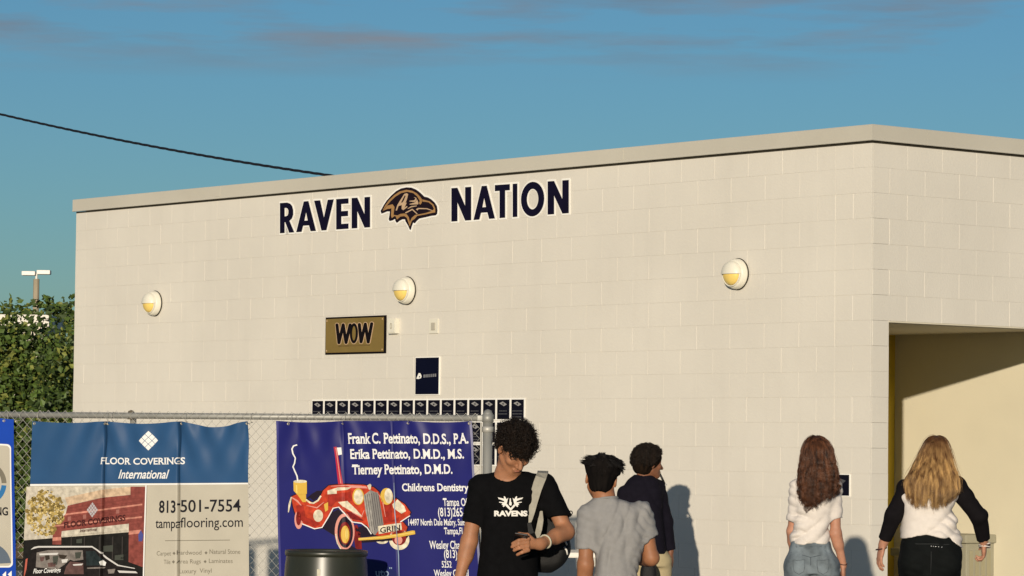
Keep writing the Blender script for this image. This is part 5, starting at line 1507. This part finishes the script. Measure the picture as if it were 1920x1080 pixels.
# phone, held
ph_ = thing('smartphone', 'black smartphone held in the hand of the curly haired person', 'phone', p.base + Vector(P(976, 1011, -.266)))
bm = bmesh.new(); box(bm, -.035, .035, -.004, .004, -.060, .075, .0035); rot = Matrix.Rotation(math.radians(8), 4, 'Y') @ Matrix.Rotation(math.radians(66), 4, 'X')
obj('case', bm, mat('phone_black', (.008, .008, .009), .3, 0), ph_, m=rot)
bm = bmesh.new(); box(bm, -.033, .033, .0042, .005, -.068, .068); obj('screen', bm, mat('phone_glass', (.01, .012, .016), .05, 0), ph_, m=rot)
bm = bmesh.new(); box(bm, .008, .030, -.0062, -.0043, .036, .064, .003); obj('camera_bump', bm, MATS['phone_black'], ph_, m=rot)
# backpack slung on one shoulder
bp = thing('backpack', 'black backpack with grey strap slung on one shoulder of the curly haired person', 'backpack', p.base.copy())
M_nyl = mat('black_nylon', (.005, .005, .005), .65, .2, 20, bump=.3, bscale=250); M_strap = mat('grey_strap_webbing', (.34, .32, .26), .8, .10, 30, bump=.4, bscale=300)
f = Field((-.02, .0, .85), (.40, .40, 1.40), .008)
f.slices([p.row(962, 1012, 1050, .06, .20), p.row(985, 1002, 1064, .085, .20), p.row(1015, 996, 1070, .095, .20), p.row(1045, 994, 1068, .095, .20), p.row(1066, 1000, 1052, .08, .20), p.row(1076, 1008, 1036, .05, .20)], 0, 2.6)
f.wrinkle(waves(9, [(.006, .11, (1, 0, 1), 1.3), (.005, .07, (-1, .2, 1), 1.3)]))
me = f.mesh('pack'); me.materials.append(M_nyl); pk = bpy.data.objects.new('pack', me); link(pk, bp)
def swept(name, pts, wid, thick, m, parent, nrm=(0, -1, 0)):
    bm = bmesh.new(); R_ = []; pts = [Vector(q) for q in pts]
    for i, q in enumerate(pts):
        t_ = (pts[min(i + 1, len(pts) - 1)] - pts[max(i - 1, 0)]).normalized(); n_ = Vector(nrm[i] if isinstance(nrm[0], (list, tuple)) else nrm); n_ = (n_ - t_ * n_.dot(t_)).normalized(); b_ = t_.cross(n_)
        w2 = wid[i] / 2; R_.append([bm.verts.new(q + b_ * a * w2 + n_ * c * thick / 2) for a, c in ((-1, -1), (1, -1), (1, 1), (-1, 1))])
    for a, b in zip(R_[:-1], R_[1:]):
        for k in range(4): bm.faces.new((a[k], a[(k + 1) % 4], b[(k + 1) % 4], b[k]))
    bm.faces.new(R_[0][::-1]); bm.faces.new(R_[-1])
    return obj(name, bm, m, parent)
bv = BVHTree.FromPolygons([v.co.copy() for v in shirt.data.vertices], [tuple(q.vertices) for q in shirt.data.polygons])
def front(px, py, off=.006):
    d = ray(px, py).normalized(); l, n, i, ds_ = bv.ray_cast(EYEV - p.base, d); return Vector(P(px, py)) if l is None else l - d * off
S_ = p.S
path = [P(1019, 893, .16), P(1018, 884, .09)] + [front(x, y) for x, y in ((1017, 888), (1014, 896), (1010, 906), (1006, 918), (1003, 930), (1000, 944), (997.5, 958), (995, 972), (992.5, 984))]
swept('strap', path, [x / S_ for x in (18, 20, 20, 20, 19.5, 18.5, 17, 14.5, 12, 8, 3)], .008, M_strap, bp, nrm=[(0, .2, 1), (0, -.5, 1), (0, -.9, .8)] + [(0, -1, .25)] * 8)
swept('strap', [front(992, 980, .01), P(996, 1000, -.10), P(1001, 1012, -.06), P(1006, 1018, .06)], [.020, .030, .034, .030], .008, M_nyl, bp)
swept('strap', [P(1014, 958, -.02), P(1014, 975, -.045), P(1011, 992, -.06), P(1006, 1010, -.05), P(1003, 1016, .04)], [.020, .030, .033, .030, .028], .007, M_strap, bp, nrm=(-.3, -1, .1))
for a in ((1055, 1012, 1063, 1022), (1058, 1026, 1064, 1040)):
    bm = bmesh.new(); tube(bm, [P(a[0], a[1], .115), P((a[0] + a[2]) / 2 + 1.5, (a[1] + a[3]) / 2 - 1, .112), P(a[2], a[3], .118)], .005, 6); obj('piping', bm, M_print, pk, True)
bm = bmesh.new(); tube(bm, [P(1056, 944, .06), P(1062, 958, .08), P(1066, 972, .10), P(1069, 990, .12)], .004, 6); cd_ = obj('cord', bm, M_strap, bp, True)
bm = bmesh.new(); c0 = Vector(P(1070, 961.5, .08)); tube(bm, [c0 + Vector((math.cos(k * .5236), 0, math.sin(k * .5236))) * .0095 for k in range(12)], .0028, 6, closed=True); obj('key_ring', bm, mat('dark_ring', (.02, .02, .02), .4, 0), cd_, True)

# ---------------------------------------------------------------- person in grey T-shirt, seen from behind
p = Person('person in grey T-shirt seen from behind with short faded dark hair', 1150, 17.2, SK2); P = p.P
Fd = unit((.05, 1, -.05)); Up = unit((.12, .05, 1)); H = P(1128, 896, .02)
sh = {-1: P(1101, 969, .01), 1: P(1204, 961, .01)}; el = {-1: P(1098, 1058, -.01), 1: P(1221, 1046, .02)}; wr = {-1: P(1093, 1134, .05), 1: P(1203, 1052, .23)}
hip = {-1: P(1130, 1140), 1: P(1178, 1140)}; knee = {-1: P(1126, 1260, .05), 1: P(1182, 1260, -.02)}; ank = {-1: np.array([P(1124, 1380)[0], .02, .08]), 1: np.array([P(1186, 1380)[0], -.10, .08])}
torso = [p.row(931, 1116, 1156, .060, .005), p.row(937, 1110, 1168, .068, .005), p.row(944, 1103, 1190, .076, .01), p.row(955, 1094, 1206, .088, .01), p.row(975, 1098, 1210, .10, .01), p.row(1000, 1108, 1212, .11, .01), p.row(1030, 1115, 1206, .108, .01), p.row(1065, 1116, 1198, .106, .01), p.row(1100, 1112, 1197, .112, .01), p.row(1140, 1110, 1199, .115, .01)]
f = Field((-.34, -.25, 0), (.34, .42, 1.62), .0058)
Pt, hax = add_head(f, H, Fd, Up, .97)
f.chain([H - Up * .05, P(1133, 932, .0), P(1137, 950, .0)], [.052, .053, .052], .02)
f.slices([(r[0], r[1], r[2], r[3] - .030, r[4] - .034) for r in torso[1:]], .02)
f.chain([sh[-1], el[-1], wr[-1]], [.043, .037, .026], .02); f.cone(el[-1], el[-1] + (wr[-1] - el[-1]) * .35, .037, .039, .02)
f.chain([sh[1], el[1], wr[1]], [.043, .037, .026], .02); f.cone(el[1], el[1] + (wr[1] - el[1]) * .35, .037, .039, .02)
add_hand(f, wr[-1], wr[-1] - el[-1], (1, 0, 0), -1, .4, .95); add_hand(f, wr[1], unit((-.5, .8, .1)), (0, .2, 1), 1, .6, .95)
p.legs(f, hip, knee, ank, [.074, .05, .035]); p.add('body', f, SK2)
f = Field((-.32, -.24, P(1150, 1142)[2] - .02), (.32, .26, 1.42), .006)
f.slices(torso, .02)
f.cone(sh[-1] + np.array([.004, 0, .004]), P(1099, 1040), .057, .056, .03, cut=(P(1099, 1029.5), (0, 0, -1)))
f.cone(sh[1] + np.array([-.004, 0, .004]), P(1219, 1020, .015), .056, .052, .03, cut=(P(1216, 1012, .01), unit((.55, 0, -1))))
f.wrinkle(waves(17, [(.009, .26, (1, 0, .15), .5), (.009, .085, (1, .1, .45), .9), (.008, .060, (1, .2, -.5), .9), (.005, .04, (.4, .2, 1), 1.1)]))
M_gt = mat('grey_cotton', (.245, .24, .235), .9, .06, 40, bump=.25, bscale=350, spec=.2)
ts = p.add('t_shirt', f, M_gt)
bm = bmesh.new(); c0 = P(1136, 937, .0)
tube(bm, [Vector((c0[0] + .061 * math.cos(a), .062 * math.sin(a) + .003, c0[2] + .002 + .008 * math.cos(a) - .010 * math.sin(a))) for a in [k * math.pi / 12 for k in range(24)]], .006, 8, closed=True); obj('collar', bm, M_gt, ts, True)
f = Field((-.24, -.22, .36), (.24, .22, P(1150, 1125)[2] + .03), .010)
f.slices([(torso[-1][0] + .02, torso[-1][1], .01, torso[-1][3] - .012, .10), (torso[-1][0] - .10, torso[-1][1], .01, torso[-1][3] - .004, .112)], .02)
for s_ in (-1, 1): f.cone(hip[s_], knee[s_], .090, .078, .03, cut=(knee[s_], (0, 0, -1)))
p.add('shorts', f, MATS['dark_shorts']); p.shoes(ank, (0, 1, 0), MATS['shoe_grey'])
M_h2 = hair_mat('black_short_hair', (.004, .0035, .0035), (.010, .008, .007), .55, .15)
f = Field(H - .18, H + .20, .0065)                      # close cut sides and nape
f.ell(H + Up * .030 - Fd * .012, hax, (.0765, .099, .088), 0); f.ell(H - Up * .030 - Fd * .022, hax, (.062, .078, .075), .02)
f.cone(H - Up * .075 - Fd * .0, H - Up * .10 - Fd * .06, .07, .035, 0, op='-'); f.ell(H + Fd * .095 - Up * .03, hax, (.09, .075, .10), 0, op='-')
f.ell(H + Up * .066 - Fd * .012, hax, (.098, .100, .050), .02); f.ell(H + Up * .040 - Fd * .030, hax, (.084, .085, .060), .02)
f.wrinkle(lambda x, y, z: np.where(z > H[2] + .01, waves(61, [(.016, .055, (1, .4, .5), 2.2), (.014, .045, (-.6, .5, 1), 2.2)])(x, y, z), 0), .04)
for s_ in (-1, 1): f.ell(H + Rr * 0 + np.cross(Fd, Up) * s_ * .085 - Up * .02, hax, (.020, .03, .040), 0, op='-')
fade = p.add('hair_mass', f, matte(M_h2))
rg = np.random.default_rng(8); R_ = np.cross(Fd, Up)
d_ = rg.normal(size=(6000, 3)); d_ /= np.linalg.norm(d_, axis=1)[:, None]
d_ = d_[(d_[:, 2] > .08 + .12 * np.abs(d_[:, 0]))][:1900]; N_ = len(d_)
root = H + np.outer(d_[:, 0] * .086, R_) + np.outer(d_[:, 1] * .096 - .014, Fd) + np.outer(.044 + d_[:, 2] * .066, Up)
G = 60; gc = rg.normal(size=(G, 3)); gc[:, 2] = np.abs(gc[:, 2]); gc /= np.linalg.norm(gc, axis=1)[:, None]
gl = np.argmax(d_ @ gc.T, 1); gdir = rg.normal(size=(G, 3)) * .40; glen = rg.uniform(.65, 1.25, G)
dr = np.outer(d_[:, 0] * 1.15, R_) + np.outer(d_[:, 1] * .6, Fd) + np.outer(d_[:, 2] * .55 + .45, Up) + gdir[gl] + rg.normal(size=(N_, 3)) * .10
dr /= np.linalg.norm(dr, axis=1)[:, None]; t = np.linspace(0, 1, 12)[None, :, None]; L_ = (.030 * glen[gl] * rg.uniform(.75, 1.1, N_))[:, None, None]
bend = np.outer(d_[:, 0] * .8, R_) + np.array([0, 0, -.95]) + gdir[gl] * .8
curl_ = np.cross(dr, gdir[gl]); curl_ /= np.linalg.norm(curl_, axis=1)[:, None] + 1e-6
X = root[:, None, :] + dr[:, None, :] * t * L_ + bend[:, None, :] * (t ** 2) * L_ * .42 + curl_[:, None, :] * np.sin(t * 5.0) * .006
ribbon_strands('hair', X, np.repeat(.0030 * np.clip(1.05 - t[..., 0] ** 1.6, .15, 1), N_, 0), M_h2, p.t, 4)

# ---------------------------------------------------------------- person in navy long sleeves near the wall
p = Person('person in navy long sleeved top and khaki trousers standing by the wall', 1212, 25.7, SK3); P = p.P
Fd = unit((.90, .42, -.05)); Up = unit((.03, 0, 1)); H = P(1217, 868)
sh = {-1: P(1172, 926, -.02), 1: P(1233, 914, .05)}; el = {-1: P(1166, 990, .0), 1: P(1247, 978, .06)}; wr = {-1: P(1170, 1040, .1), 1: P(1257, 1034, .06)}
hip = {-1: P(1196, 1055), 1: P(1236, 1055, .03)}; knee = {-1: P(1196, 1138), 1: P(1241, 1138, .06)}; ank = {-1: np.array([P(1196, 1220)[0], -.02, .08]), 1: np.array([P(1243, 1220)[0], .08, .08])}
torso = [p.row(890, 1190, 1224, .06, .01), p.row(898, 1180, 1232, .09, .01), p.row(910, 1169, 1240, .11, .01), p.row(940, 1166, 1243, .125, .01), p.row(975, 1168, 1244, .13, .01), p.row(1010, 1169, 1247, .13, .01), p.row(1038, 1170, 1250, .132, .01)]
f = Field((-.30, -.25, 0), (.33, .30, 1.70), .0068)
Pt, hax = add_head(f, H, Fd, Up, 1.0)
f.chain([H - Up * .05 - Fd * .03, P(1206, 900, .01)], [.054, .062], .03)
f.slices([(r[0], r[1], r[2], r[3] - .02, r[4] - .02) for r in torso[1:]], .02)
for s_ in (-1, 1): f.chain([sh[s_], el[s_], wr[s_]], [.045, .038, .027], .02)
add_hand(f, wr[1], (.15, 0, -1), (-1, .2, 0), 1, .5); add_hand(f, wr[-1], (0, .3, -1), (1, 0, 0), -1, .5)
p.legs(f, hip, knee, ank, [.078, .052, .036]); p.add('body', f, SK3)
f = Field((-.30, -.24, P(1212, 1045)[2] - .04), (.32, .30, 1.50), .007)
f.slices(torso, .02)
for s_ in (-1, 1): f.chain([sh[s_], el[s_], wr[s_]], [.062, .055, .042], .03, cut=(wr[s_] + np.array([0, 0, .01]), unit(wr[s_] - el[s_])))
f.cone(P(1206, 896, .01), P(1209, 868, .01), .058, .08, 0, op='-')
f.wrinkle(waves(21, [(.008, .16, (1, 0, .6), 1.3), (.006, .09, (-.6, .2, 1), 1.3)]))
p.add('long_sleeved_top', f, mat('navy_knit', (.007, .006, .011), .9, .15, 30, bump=.3, bscale=260, spec=.1))
f = Field((-.22, -.22, .05), (.24, .26, P(1212, 1030)[2] + .03), .010)
f.slices([p.row(1032, 1178, 1251, .112, .01), p.row(1062, 1175, 1256, .118, .01)], .02)
for s_ in (-1, 1): f.chain([hip[s_], knee[s_], ank[s_]], [.094, .080, .062], .03)
f.wrinkle(waves(22, [(.006, .10, (.3, 0, 1), 1.3)]))
p.add('khaki_trousers', f, mat('khaki_twill', (.40, .33, .19), .85, .06, 30, bump=.2, bscale=300)); p.shoes(ank, (.6, 1, 0), MATS['shoe_grey'])
keep3 = lambda r, fw, u: u > -.42 + 1.15 * max(0, fw + .15)
h3 = curls(p, H, Fd, Up, 1800, keep3, .100, .126, .110, M_h1, p.t, 12, cr=.007, ln=.022, rad=.003)
f = Field(H - .22, H + .22, .008)
f.ell(H + Up * .034 - Fd * .018, hax, (.096, .118, .104), 0); f.ell(H - Up * .02 - Fd * .05, hax, (.088, .085, .085), .02)
f.ell(H + Fd * .13 - Up * .045, hax, (.15, .105, .085), 0, op='-'); f.cone(H - Up * .12, H - Up * .12 - Fd * .1, .05, .04, 0, op='-')
p.add('hair_mass', f, matte(M_h1), h3)
st = thing('thin_stick', 'short dark stick with round tip held in the mouth of the person in navy', 'stick', p.base + Vector(P(1235.5, 885.5, .03)))
o0 = P(1235.5, 885.5, .03)
bm = bmesh.new(); tube(bm, [Vector((0, 0, 0)), Vector(P(1241, 896, .03) - o0), Vector(P(1246, 907, .03) - o0)], .0085, 8); obj('shaft', bm, mat('black_stick', (.008, .008, .008), .5, 0), st, True)
bm = bmesh.new(); bmesh.ops.create_icosphere(bm, subdivisions=2, radius=.012); obj('tip', bm, MATS['black_stick'], st, True, loc=Vector(P(1244.5, 908.5, .03) - o0))
bm = bmesh.new(); tube(bm, [Vector(P(1246, 905, .03) - o0), Vector(P(1250, 909, .03) - o0), Vector(P(1246, 911, .03) - o0)], .004, 6); obj('clip', bm, mat('clear_grey', (.35, .36, .36), .3, 0), st, True)
# dark bag hanging at the near side of that person
bg = thing('dark_bag', 'small dark bag hanging behind the elbow of the person in grey', 'bag', p.base + Vector(P(1216, 1085, -.30)))
f = Field((-.12, -.10, -.20), (.12, .10, .20), .008)
f.slices([(.13, 0, 0, .035, .03), (.10, 0, 0, .052, .045), (0, 0, 0, .066, .055), (-.10, 0, 0, .066, .055), (-.16, 0, 0, .045, .04)], 0, 2.6)
f.wrinkle(waves(33, [(.005, .07, (1, 0, .4), 1.2)]))
me = f.mesh('sack'); me.materials.append(M_nyl); sk_ = bpy.data.objects.new('sack', me); link(sk_, bg)
bm = bmesh.new(); tube(bm, [(-.02, 0, .12), (-.05, .15, .24), (-.08, .26, .32)], .006, 6); obj('drawcord', bm, M_nyl, bg, True)

# ---------------------------------------------------------------- long brown haired person in white T-shirt and jeans
p = Person('person with long wavy brown hair in white T-shirt and blue jeans, seen from behind', 1524, 21.2, SK4); P = p.P
Fd = unit((.1, 1, 0)); Up = unit((0, 0, 1)); H = P(1531, 857)
sh = {-1: P(1494, 916), 1: P(1564, 914)}; el = {-1: P(1486, 996, .06), 1: P(1567, 1000, -.01)}; wr = {-1: P(1488, 1050, .18), 1: P(1581, 1060, .04)}
hip = {-1: P(1498, 1062), 1: P(1546, 1062)}; knee = {-1: P(1498, 1180, .10), 1: P(1545, 1180, -.02)}; ank = {-1: np.array([P(1500, 1300)[0], .08, .08]), 1: np.array([P(1542, 1300)[0], -.12, .08])}
torso = [p.row(892, 1515, 1548, .05), p.row(900, 1500, 1560, .065), p.row(911, 1487, 1572, .085), p.row(935, 1489, 1568, .105), p.row(965, 1489, 1560, .105), p.row(990, 1487, 1554, .10), p.row(1008, 1484, 1555, .105), p.row(1019, 1483, 1556, .108)]
f = Field((-.28, -.22, 0), (.30, .34, 1.72), .0062)
Pt, hax = add_head(f, H, Fd, Up, .95)
f.chain([H - Up * .05, P(1530, 905)], [.046, .05], .025)
f.slices([(r[0], r[1], r[2], r[3] - .018, r[4] - .016) for r in torso[1:]], .02)
for s_ in (-1, 1): f.chain([sh[s_], el[s_], wr[s_]], [.038, .033, .0235], .02); f.cone(el[s_], el[s_] + (wr[s_] - el[s_]) * .35, .033, .034, .02)
add_hand(f, wr[1], (.05, .1, -1), (-1, .2, 0), 1, .45, .92); add_hand(f, wr[-1], (0, .4, -1), (1, 0, 0), -1, .5, .92)
p.legs(f, hip, knee, ank, [.08, .052, .034]); p.add('body', f, SK4)
f = Field((-.28, -.20, P(1524, 1021)[2] - .02), (.30, .24, 1.50), .006)
f.slices(torso, .015)
f.cone(sh[-1] + np.array([.006, 0, .006]), P(1489, 985, .03), .050, .050, .03, cut=(P(1486, 975, .03), unit((-.1, 0, -1))))
f.cone(sh[1] + np.array([-.006, 0, .006]), P(1566, 985), .050, .053, .03, cut=(P(1565, 973), unit((.08, 0, -1))))
f.wrinkle(waves(41, [(.013, .11, (.9, 0, 1), 1.0), (.012, .085, (-.8, .2, 1), 1.0), (.007, .05, (.2, .2, 1), 1.2)]))
M_wt = mat('white_cotton', (.64, .59, .54), .9, .04, 40, bump=.2, bscale=350, spec=.2)
p.add('t_shirt', f, M_wt)
M_jean = mat('washed_denim', (.135, .165, .185), .85, .40, 12, bump=.35, bscale=300, dirt=.5, dirt_col=(.22, .25, .27), dirt_scale=8)
f = Field((-.24, -.24, .06), (.26, .26, P(1524, 1008)[2]), .008)
f.slices([p.row(1014, 1484, 1556, .098), p.row(1030, 1480, 1560, .108, -.005), p.row(1055, 1475, 1568, .118, -.008), p.row(1075, 1475, 1570, .118, -.006)], .02)
for cx in (1499, 1545): f.ell(P(cx, 1062, -.055), [(1, 0, 0), (0, 1, 0), (0, 0, 1)], (.086, .080, .100), .012)
f.cone(P(1521, 1066, -.16), P(1520, 1110, -.15), .010, .030, 0, op='-')
for s_ in (-1, 1): f.chain([hip[s_], knee[s_], ank[s_]], [.098, .074, .06], .02)
f.wrinkle(waves(42, [(.005, .08, (.5, 0, 1), 1.3), (.003, .04, (1, 0, .3), 1.3)]))
jn = p.add('jeans', f, M_jean)
bvj = BVHTree.FromPolygons([v.co.copy() for v in jn.data.vertices], [tuple(q.vertices) for q in jn.data.polygons])
def onj(px, py, off=.003):
    d = ray(px, py).normalized(); l, n, i, ds_ = bvj.ray_cast(EYEV - p.base, d); return Vector(P(px, py)) if l is None else l - d * off
M_seam = mat('denim_seam', (.07, .088, .105), .85, .3, 40)
for pts in ([(1484, 1022), (1500, 1024), (1520, 1025), (1540, 1024), (1556, 1021)], [(1483, 1036), (1505, 1041), (1520, 1045), (1538, 1041), (1560, 1036)], [(1520, 1045), (1520, 1052), (1520, 1060)]):
    bm = bmesh.new(); tube(bm, [onj(*q, .001) for q in pts], .0022, 5); obj('seam', bm, M_seam, jn, True)
for cx in (1498, 1543):
    bm = bmesh.new(); tube(bm, [onj(cx + x, y) for x, y in ((-11, 1050), (-4, 1050.5), (4, 1050), (11, 1049), (11, 1062), (9, 1072), (0, 1077), (-9, 1072), (-11, 1061))], .0016, 5, closed=True); obj('back_pocket', bm, M_seam, jn, True)
for x in (1493, 1546):
    bm = bmesh.new(); a, b = onj(x, 1014, .006), onj(x + .5, 1026, .006); tube(bm, [a, b], .005, 6); obj('belt_loop', bm, M_jean, jn)
p.shoes(ank, (0, 1, 0), mat('shoe_white', (.6, .58, .55), .7, .05))
bm = bmesh.new(); c0 = Vector(P(1580.5, 1058, .038)); tube(bm, [c0 + Vector((math.cos(k * .5236) * .027, math.sin(k * .5236) * .027, .004 * math.cos(k))) for k in range(12)], .0032, 6, closed=True); obj('bracelet', bm, mat('dark_cord', (.04, .015, .015), .6, 0), p.t, True)
M_h4 = hair_mat('brown_wavy_hair', (.013, .006, .0035), (.125, .048, .021), .4)
long_hair(p, 'hair', [(817, 1526, 1534, .012, .0), (820, 1517, 1543, .05, .0), (828, 1509, 1553, .085, .0), (842, 1503, 1560, .108, .0), (860, 1501, 1563, .115, -.005), (880, 1498, 1567, .118, -.02), (900, 1496, 1569, .118, -.035), (920, 1494, 1573, .120, -.045), (945, 1500, 1566, .110, -.05)],
          5200, [935, 944, 930, 915, 905], M_h4, p.z(912, 1530), 100, .013, 4, irr=.12)

# ---------------------------------------------------------------- blonde person in white top with black sleeves
p = Person('person with long blonde hair in white top with black sleeves and black trousers', 1745, 19.8, SK4); P = p.P
Fd = unit((.35, 1, -.05)); H = P(1758, 858, .02)
sh = {-1: P(1703, 918), 1: P(1790, 911)}; el = {-1: P(1676, 966, -.03), 1: P(1835, 967, -.02)}; wr = {-1: P(1655, 1022, .04), 1: P(1845, 1018, .10)}
hip = {-1: P(1716, 1058), 1: P(1770, 1058)}; knee = {-1: P(1722, 1200, .12), 1: P(1764, 1200, -.04)}; ank = {-1: np.array([P(1722, 1330)[0], .16, .08]), 1: np.array([P(1764, 1330)[0], -.18, .10])}
torso = [p.row(888, 1730, 1775, .06), p.row(898, 1712, 1788, .08), p.row(912, 1694, 1799, .10), p.row(935, 1688, 1794, .125), p.row(960, 1690, 1786, .13), p.row(982, 1690, 1794, .135), p.row(1000, 1688, 1801, .14), p.row(1018, 1689, 1803, .145)]
f = Field((-.42, -.28, 0), (.40, .34, 1.74), .0062)
Pt, hax = add_head(f, H, Fd, Up, .97)
f.chain([H - Up * .05, P(1750, 902)], [.05, .056], .025)
f.slices([(r[0], r[1], r[2], r[3] - .02, r[4] - .02) for r in torso[1:]], .02)
for s_ in (-1, 1): f.chain([sh[s_], el[s_], wr[s_]], [.046, .040, .027], .02)
add_hand(f, wr[-1], unit((-.22, .1, -1)), (1, .25, 0), -1, .42, .98); add_hand(f, wr[1], unit((.05, .35, -.8)), (-1, .2, 0), 1, .9, .95)
p.legs(f, hip, knee, ank, [.09, .06, .04]); p.add('body', f, SK4)
f = Field((-.30, -.26, P(1745, 1030)[2] - .03), (.30, .28, 1.52), .006)
f.slices(torso + [p.row(1030, 1691, 1804, .146)], .015)
c1 = P(1689, 1010); c2 = P(1745, 1003); c3 = P(1800, 1026)
I = f.ax[0]; zc = np.interp(I, [c1[0], P(1715, 1004)[0], c2[0], P(1775, 1008)[0], c3[0]], [c1[2], P(1715, 1004)[2], c2[2], P(1775, 1008)[2], c3[2]])
f.D = np.maximum(f.D, (zc[:, None, None] - f.ax[2][None, None, :]).astype(np.float32))
f.wrinkle(waves(51, [(.012, .13, (.8, 0, 1), 1.0), (.012, .10, (-.9, .2, 1), 1.0), (.007, .055, (.2, .2, 1), 1.2)]))
top_ = p.add('top', f, M_wt)
f = Field((-.42, -.26, P(1745, 1020)[2] - .02), (.42, .30, 1.52), .0068)
for s_ in (-1, 1):
    cutp_ = P(1659, 1012, .02) if s_ < 0 else P(1843.5, 1011, .08)
    f.chain([sh[s_] + np.array([-s_ * .045, 0, .028]), sh[s_] + np.array([s_ * .005, 0, .0]), el[s_], wr[s_]], [.045, .060, .049, .038], .03, cut=(cutp_, unit(wr[s_] - el[s_])))
f.wrinkle(waves(52, [(.007, .12, (.8, 0, 1), 1.4), (.006, .08, (-.8, .2, 1), 1.4)]))
p.add('sleeves', f, mat('black_jersey', (.006, .005, .006), .9, .15, 30, bump=.2, bscale=300, spec=.1), top_)
M_bt = mat('black_denim', (.004, .005, .005), .85, .2, 20, bump=.25, bscale=300, spec=.12)
f = Field((-.30, -.28, .06), (.30, .30, P(1745, 995)[2]), .008)
f.slices([p.row(1000, 1694, 1797, .125), p.row(1015, 1690, 1800, .138, -.01), p.row(1035, 1687, 1803, .148, -.012), p.row(1055, 1693, 1799, .148, -.01), p.row(1075, 1702, 1790, .14, -.005), p.row(1100, 1708, 1784, .13)], .02)
for cx in (1718, 1772): f.ell(P(cx, 1052, -.07), [(1, 0, 0), (0, 1, 0), (0, 0, 1)], (.098, .092, .110), .012)
for s_ in (-1, 1): f.chain([hip[s_], knee[s_], ank[s_]], [.105, .078, .06], .02)
f.wrinkle(waves(53, [(.006, .10, (.6, 0, 1), 1.3), (.004, .05, (.3, 0, 1), 1.3)]))
tr = p.add('trousers', f, M_bt)
bvt = BVHTree.FromPolygons([v.co.copy() for v in tr.data.vertices], [tuple(q.vertices) for q in tr.data.polygons])
def ont(px, py, off=.003):
    d = ray(px, py).normalized(); l, n, i, ds_ = bvt.ray_cast(EYEV - p.base, d); return Vector(P(px, py)) if l is None else l - d * off
for x in (1746, 1750, 1754, 1760, 1766):
    bm = bmesh.new(); bmesh.ops.create_icosphere(bm, subdivisions=1, radius=.0045); obj('stud', bm, mat('silver_stud', (.6, .6, .58), .3, 0, metal=.8), tr, True, loc=ont(x, 1024 + (x - 1746) * .1))
for pts in ([(1694, 1016), (1720, 1020), (1745, 1020), (1775, 1021), (1798, 1020)], [(1746, 1034), (1746, 1050), (1745, 1078)]):
    bm = bmesh.new(); tube(bm, [ont(*q) for q in pts], .003, 5); obj('seam', bm, mat('black_seam', (.016, .018, .018), .8, .1), tr, True)
p.shoes(ank, (0, 1, 0), MATS['shoe_grey'])
for c_, n_, m_, r_ in (((1652.5, 1029, .045), 1, MATS['dark_cord'], .031), ((1846, 1020, .11), 3, mat('bead_white', (.6, .55, .5), .4, .3, 60), .033)):
    for j in range(n_):
        c0 = Vector(P(c_[0], c_[1] + j * 2.6, c_[2])); bm = bmesh.new(); tube(bm, [c0 + Vector((math.cos(k * .5236) * r_, math.sin(k * .5236) * r_, .006 * math.cos(k * .5236 + j))) for k in range(12)], .0042, 6, closed=True)
        obj('bracelet', bm, m_ if j != 1 else MATS['dark_cord'], p.t, True)
bm = bmesh.new(); tube(bm, [Vector(Pt(.068, -.02, .012)), Vector(Pt(.072, .05, .012)), Vector(Pt(.066, .088, .006)), Vector(Pt(.045, .104, -.004))], [.004, .005, .016, .018], 8); obj('sunglasses', bm, mat('sunglass_black', (.012, .010, .010), .2, 0), p.t, True)
M_h5 = hair_mat('blonde_hair', (.085, .036, .012), (.52, .32, .125), .4, roots=(1.50, 1.66, (.075, .028, .010)))
long_hair(p, 'hair', [(817, 1752, 1760, .012, .0), (820, 1742, 1769, .05, .0), (828, 1734, 1775, .085, .0), (842, 1727, 1780, .105, .0), (860, 1719, 1784, .115, -.01), (880, 1708, 1789, .122, -.03), (900, 1696, 1796, .130, -.045), (920, 1694, 1796, .135, -.055), (945, 1698, 1780, .13, -.06)],
          5200, [912, 932, 934, 930, 905], M_h5, p.z(905, 1758), 100, .005, 6, tip=.45, irr=.13, clump=24)
